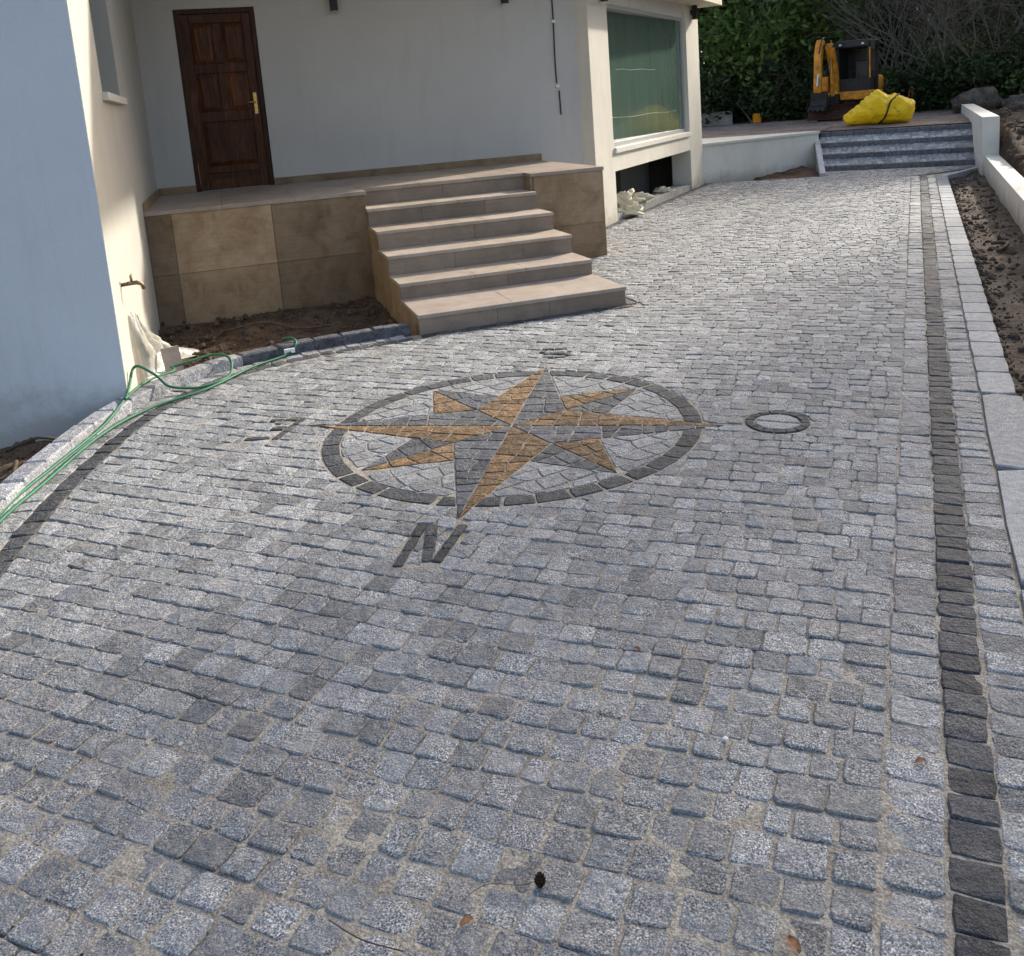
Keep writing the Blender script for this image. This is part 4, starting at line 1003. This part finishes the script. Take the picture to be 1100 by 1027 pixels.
# loose clods, gravel and roots (uncountable rubble)
ICO = [(0, 0, 1), (.89, 0, .45), (.28, .85, .45), (-.72, .53, .45), (-.72, -.53, .45), (.28, -.85, .45), (.72, .53, -.45), (-.28, .85, -.45), (-.89, 0, -.45), (-.28, -.85, -.45), (.72, -.53, -.45), (0, 0, -1)]
ICF = [(0, 1, 2), (0, 2, 3), (0, 3, 4), (0, 4, 5), (0, 5, 1), (1, 6, 2), (2, 7, 3), (3, 8, 4), (4, 9, 5), (5, 10, 1), (6, 7, 2), (7, 8, 3), (8, 9, 4), (9, 10, 5), (10, 6, 1), (11, 7, 6), (11, 8, 7), (11, 9, 8), (11, 10, 9), (11, 6, 10)]
def pebble(mb, c, r_, t=1.0):
    s = [rnd.uniform(.6, 1.3) for _ in range(3)]
    mb.add([(c[0] + x * r_ * s[0] * rnd.uniform(.8, 1.2), c[1] + y * r_ * s[1] * rnd.uniform(.8, 1.2), c[2] + z * r_ * s[2] * rnd.uniform(.7, 1.1)) for x, y, z in ICO], ICF, t)
mb = MB()
for _ in range(6000):
    p = .40 + 7 * rnd.random() ** 2.4; b = rnd.uniform(0, 22)
    if .90 < p < 1.18: continue
    q = DR(p, b); pebble(mb, (q.x, q.y, earth_z(p, b) + .004), (.008 + .035 * rnd.random() ** 4) * (2.0 if p > 1.2 else 1))
tag(mb.build('earth_rubble', 'clod', fix=False), 'loose clods and stones scattered over the bare earth', 'rubble', kind='stuff')
mb = MB()
for _ in range(4000):
    x, y = rnd.uniform(-4.6, -.7), rnd.uniform(3.2, 9.4)
    d = nearest_seg(kpath, x, y)
    L = math.hypot(d[3][0] - d[2][0], d[3][1] - d[2][1]); side = ((x - d[2][0]) * (d[3][1] - d[2][1]) - (y - d[2][1]) * (d[3][0] - d[2][0])) / L
    if side > -.15: continue
    pebble(mb, (x, y, -.135 + .035 * fbm(x, y, 2.6) + .05 * max(0, (y - 6.3)) * .3), .007 + .03 * rnd.random() ** 3)
tag(mb.build('bed_rubble', 'clod', fix=False), 'crumbly soil clods in the planting bed below the terrace', 'rubble', kind='stuff')
def root(pts, r_, lab, cat='root'):
    mb = MB(); mb.tube(smooth_path(pts, 5), r_, 6); tag(mb.build('dry_root', 'twig', smooth=True), lab, cat, 'dry roots in the bare soil')
root([(-2.62, 7.3, -.08), (-2.45, 7.1, -.04), (-2.38, 6.95, -.07)], .014, 'short pale root lying in the bed near the spare tile')
root([(-2.6, 8.0, -.07), (-2.2, 7.95, .0), (-1.9, 7.8, -.04), (-1.6, 7.85, -.05)], .013, 'bent root across the bed under the terrace wall')
root([(-2.95, 5.1, -.12), (-2.8, 4.85, -.02), (-2.72, 4.6, -.08), (-2.7, 4.4, -.10)], .012, 'twisted root beside the kerb at the foot of the front wall')
root([(-3.1, 5.3, -.10), (-2.85, 5.2, .0), (-2.7, 5.3, -.08)], .010, 'thin root arching at the corner of the front wall')
for i, (p, b, L, lab) in enumerate(((.6, 8.8, .5, 'dark root lying in the earth strip midway along the low wall'), (.7, 11.5, .45, 'dark root in the earth strip near the far end of the low wall'), (2.2, 15.6, 1.2, 'long pale root on the bank behind the low wall'), (2.6, 13.6, .9, 'pale root lower on the bank behind the low wall'))):
    pts = [tuple(DR(p + .12 * math.sin(t * 3), b - t * L, 0).xy) + (earth_z(p, b) + .03 + .04 * math.sin(t * 3.1),) for t in (0, .33, .66, 1)]
    root(pts, .02 if p < 1 else .035, lab)

# ------------------------------------------------------------------ small litter on the cobbles
mb = MB(); c = Vector((-.04, 1.77, .012))
for k in range(7):
    for i in range(8):
        a = i * math.tau / 8 + k * .4; r_ = .012 * math.sin(math.pi * (k + .6) / 7.4); z = -.012 + .005 * k
        d = Vector((math.cos(a), math.sin(a), 0)); t = Vector((-d.y, d.x, 0)); o = c + Vector((0, 0, z))
        mb.add([o + d * r_ * .4, o + d * r_ * .9 + t * .005, o + d * (r_ * 1.25) + Vector((0, 0, .006)), o + d * r_ * .9 - t * .005], [(0, 1, 2, 3), (3, 2, 1)])
mb.tube([c + Vector((0, 0, -.014)), c + Vector((0, 0, .02))], [.007, .004], 6)
tag(mb.build('pine_cone', 'cone', fix=False), 'small dark pine cone lying on the foreground cobbles', 'pine cone')
def dleaf(x, y, s, a, lab):
    mb = MB(); vs = []
    for j in range(5):
        t = j / 4; wd = s * .6 * math.sin(math.pi * (.12 + .8 * t))
        for k in (-1, 0, 1):
            lx, ly = (t - .5) * s * 2, k * wd; z = .007 + .005 * abs(k) + .005 * math.sin(t * 3)
            vs.append((x + lx * math.cos(a) - ly * math.sin(a), y + lx * math.sin(a) + ly * math.cos(a), z))
    fs = [(j * 3 + k, j * 3 + k + 1, j * 3 + k + 4, j * 3 + k + 3) for j in range(4) for k in (0, 1)]
    mb.add(vs, fs); tag(mb.build('dry_leaf', 'leafdry', smooth=True), lab, 'leaf', 'dry leaves on the cobbles')
dleaf(-.20, 1.685, .016, .6, 'curled reddish dry leaf left of the pine cone')
dleaf(.46, 1.575, .020, 1.9, 'reddish dry leaf at the bottom right of the foreground')
dleaf(.93, 2.05, .014, .2, 'small dry leaf in the joint beside the dark band')
dleaf(.30, 2.62, .012, 2.2, 'tiny dry leaf among cobbles right of centre')
mb = MB(); mb.tube(smooth_path([(-.215, 1.74, .006), (-.16, 1.775, .012), (-.08, 1.77, .009), (-.03, 1.79, .006)], 6), .0007, 5); tag(mb.build('twig', 'twig'), 'thin bent twig between the dry leaf and the pine cone', 'twig')
mb = MB(); mb.tube(smooth_path([(-.50, 1.72, .006), (-.42, 1.66, .012), (-.33, 1.63, .007)], 6), .0014, 5); tag(mb.build('twig', 'twig'), 'dark twig lying across the foreground cobbles at bottom left', 'twig')
mb = MB(); pebble(mb, (.472, 2.19, .008), .007); tag(mb.build('white_chip', 'paper'), 'tiny white stone chip on the cobbles', 'stone chip')

# ------------------------------------------------------------------ trees and scrub
def leaf(mb, p, s, t, rg):
    d = Vector((rg.gauss(0, 1), rg.gauss(0, 1), rg.gauss(0, .8))).normalized(); e = d.cross(Vector((rg.gauss(0, 1), rg.gauss(0, 1), rg.gauss(0, 1)))).normalized()
    mb.v += [p - d * s, p + e * s * .45, p + d * s, p - e * s * .45]; o = len(mb.v)
    mb.f.append([o - 4, o - 3, o - 2, o - 1]); mb.t.append((t, t * rg.uniform(.95, 1.08), t * rg.uniform(.7, 1)))
def crown(mb, c, rad, n, size, clumps, rg, spread=.30):
    cs = []
    for _ in range(clumps):
        d = Vector((rg.gauss(0, 1), rg.gauss(0, 1), rg.gauss(0, 1))).normalized() * rg.uniform(.35, 1.0) ** .6
        cs.append((Vector((c[0] + d.x * rad[0], c[1] + d.y * rad[1], c[2] + d.z * rad[2])), rg.uniform(.6, 1.35), rg.uniform(.6, 1.25)))
    for _ in range(n):
        q, k, sz = rg.choice(cs); g = Vector((rg.gauss(0, 1), rg.gauss(0, 1), rg.gauss(0, .75))) * spread * sz
        leaf(mb, q + Vector((g.x * rad[0], g.y * rad[1], g.z * rad[2] * .8)), size * rg.uniform(.6, 1.3), k * rg.uniform(.7, 1.3), rg)
def branchy(mb, p, d, L, r_, depth, rg, up=.25, nmin=2, nmax=4, tips=None):
    pts = [p]; q = p; dd = d.copy()
    for k in range(3):
        dd = (dd + Vector((rg.gauss(0, .16), rg.gauss(0, .16), rg.gauss(0, .10) + up * .12))).normalized(); q = q + dd * L / 3; pts.append(q)
    mb.tube(pts, [r_, r_ * .85, r_ * .7, r_ * .55], 5 if r_ > .02 else 3, caps=False)
    if depth == 0:
        if tips is not None: tips.append(q)
        return
    for _ in range(rg.randint(nmin, nmax)):
        a = pts[rg.choice((1, 2, 3, 3))]; nd = (dd + Vector((rg.gauss(0, .55), rg.gauss(0, .55), rg.gauss(up, .4)))).normalized()
        branchy(mb, a, nd, L * rg.uniform(.55, .8), r_ * rg.uniform(.45, .62), depth - 1, rg, up, nmin, nmax, tips)
def tree(name, x, y, z, hgt, rad, mat, n, size, lab, seed, group, clumps=34, low=.3, trunks=1, bark='bark'):
    rg = random.Random(seed); t = thing(name, (x, y, z), lab, 'tree', group); mb = MB()
    for k in range(trunks):
        o = Vector((x + .28 * k, y + .1 * k, z - .2)); branchy(mb, o, Vector((rg.uniform(-.08, .08), rg.uniform(-.08, .08), 1)), hgt * .55, .10 + .012 * hgt / trunks, 3, rg, .3, 3, 4)
    mb.build('trunk', bark, t, fix=False)
    mb = MB(); crown(mb, (x, y, z + hgt * (.5 + low * .5)), (rad, rad, hgt * (.5 - low * .5)), n, size, clumps, rg, .26); mb.build('crown', mat, t, fix=False)
GT = 'trees beyond the yard'
pol = lambda az, r: (r * math.sin(R(az)), r * math.cos(R(az)))
tree('broadleaf_tree', *pol(15.4, 29.5), .7, 7.0, 2.1, 'leaf_green', 8000, .12, 'leafy green tree with pale twin trunks behind the retaining wall', 11, GT, 46, .10, 2, 'greybark')
tree('broadleaf_tree', *pol(18.2, 31.5), .8, 7.6, 1.7, 'leaf_green', 6500, .12, 'leafy green tree just left of the excavator', 12, GT, 40, .05)
tree('evergreen_tree', *pol(12.2, 31.0), .8, 7.5, 1.9, 'leaf_dark', 6000, .13, 'dark evergreen tree beside the house corner', 13, GT, 36, .05)
tree('evergreen_tree', *pol(21.2, 34.5), 1.6, 8.5, 1.9, 'leaf_black', 7500, .14, 'very dark evergreen tree behind the excavator', 14, GT, 40, .0)
tree('evergreen_tree', *pol(24.6, 37.5), 2.6, 8.0, 2.4, 'leaf_black', 7500, .15, 'dark evergreen tree behind the bare grey trees', 15, GT, 40, .0)
tree('evergreen_tree', *pol(29.0, 35.5), 2.0, 8.0, 2.6, 'leaf_dark', 5000, .15, 'olive green tree at the right edge of the picture', 16, GT, 40, .0)
tree('evergreen_tree', *pol(33.5, 36.5), 2.0, 8.0, 2.6, 'leaf_dark', 5000, .16, 'dark tree beyond the right edge of the yard', 17, GT, 36, .0)
tree('evergreen_tree', *pol(8.5, 32.0), .9, 7.5, 2.2, 'leaf_dark', 4500, .16, 'dark tree standing behind the end of the house', 18, GT, 34, .0)
for i, (c_, t_, h_, lab) in enumerate(((-.7, 27, 15.5, 'tall tree beyond the right edge, nearest the white wall'), (3.2, 25.5, 15, 'tall tree out to the right of the drive'), (7.4, 25, 15, 'tall tree far out to the right of the drive'))):
    tree('tall_tree', .707 * (t_ + c_), .707 * (t_ - c_), .6, h_, 2.7, 'leaf_olive', 8000, .17, lab, 30 + i, 'tall trees outside the picture', 46, .15)
def bare(x, y, z, hgt, lab, seed, lean=(0, 0)):
    rg = random.Random(seed); t = thing('bare_tree', (x, y, z), lab, 'tree', 'bare grey trees'); mb = MB(); tips = []
    for k in range(4):
        branchy(mb, Vector((x + rg.uniform(-.4, .4), y + rg.uniform(-.3, .3), z - .2)), Vector((rg.uniform(-.35, .35) + lean[0], rg.uniform(-.2, .2), 1)).normalized(), hgt * .5, .034, 4, rg, .18, 3, 4, tips)
    mb.build('trunk', 'greybark', t, fix=False)
    mb = MB()
    for p in tips:
        for _ in range(2): leaf(mb, p + Vector((rg.gauss(0, .12), rg.gauss(0, .12), rg.gauss(0, .12))), rg.uniform(.03, .06), rg.uniform(.6, 1.3), rg)
    mb.build('crown', 'leaf_dry', t, fix=False)
for i, (az, r_, hg, ln, lab) in enumerate(((22.7, 29.0, 5.2, .12, 'bare grey tree right of the excavator'), (24.2, 29.8, 6.0, -.05, 'tallest bare grey tree in the middle of the scrub'), (25.6, 28.8, 5.4, -.22, 'bare grey tree leaning left behind the tall white wall'), (27.0, 29.6, 5.8, .08, 'bare grey tree above the big boulder'),
    (28.3, 28.9, 5.6, -.1, 'bare grey tree above the right-hand boulders'), (20.2, 32.0, 5.6, .1, 'bare grey tree seen over the excavator cab'), (29.8, 29.5, 5.5, -.2, 'bare grey tree at the right edge'))):
    x, y = pol(az, r_); bare(x, y, .7 + .36 * max(0, r_ - 29.5), hg, lab, 40 + i, (ln, 0))
def shrub(az, r_, hg, rad, mat, n, lab, seed):
    rg = random.Random(seed); x, y = pol(az, r_); z = .7 + .36 * max(0, r_ - 29.5)
    t = thing('shrub', (x, y, z), lab, 'shrub', 'shrubs along the yard edge'); mb = MB()
    for _ in range(5): branchy(mb, Vector((x + rg.uniform(-.2, .2), y, z - .1)), Vector((rg.gauss(0, .4), rg.gauss(0, .3), 1)).normalized(), hg * .6, .025, 2, rg, .2, 2, 3)
    mb.build('stem', 'bark', t, fix=False)
    mb = MB(); crown(mb, (x, y, z + hg * .52), (rad, rad * .8, hg * .5), n, .085, 22, rg, .32); mb.build('foliage', mat, t, fix=False)
for i, (az, r_, hg, rad, mt_, lab) in enumerate(((11.6, 28.3, 1.6, 1.0, 'leaf_dark', 'dark shrub beside the house corner, behind the slab'), (13.8, 29.2, 1.7, 1.1, 'leaf_olive', 'olive shrub behind the leaning stake'), (16.6, 28.2, 1.5, 1.1, 'leaf_dark', 'dark low shrub under the twin-trunked tree'), (18.3, 28.6, 2.0, 1.0, 'leaf_dark', 'dark shrub just left of the excavator'),
    (22.6, 28.6, 1.3, 1.0, 'leaf_olive', 'olive shrub right behind the yellow bag'), (24.2, 28.4, 1.2, .9, 'leaf_dark', 'dark shrub right of the yellow bag'), (25.9, 28.8, 1.7, 1.1, 'leaf_olive', 'olive shrub behind the end of the tall wall'), (27.6, 28.2, 1.6, 1.1, 'leaf_dark', 'dark shrub directly behind the big boulder'), (29.4, 28.4, 1.9, 1.2, 'leaf_olive', 'broad olive shrub at the right edge'), (31.5, 28.5, 2.2, 1.4, 'leaf_dark', 'dark shrub beyond the right edge'))):
    shrub(az, r_, hg, rad, mt_, 2600, lab, 70 + i)
rg = random.Random(99); mb = MB()
for _ in range(24000):
    az = rg.uniform(3, 42); r_ = 29.5 + 17 * rg.random() ** 1.5; x, y = pol(az, r_)
    h = max(0, 1.1 + 1.6 * noise.noise(Vector((x * .35, y * .35, 2)))) * rg.random() ** .7
    leaf(mb, Vector((x, y, .55 + .36 * max(0, r_ - 29.5) + h)), rg.uniform(.09, .2), rg.uniform(.5, 1.4), rg)
tag(mb.build('undergrowth', 'leaf_dark', fix=False), 'dense dark undergrowth covering the slope behind the yard', 'undergrowth', kind='stuff')
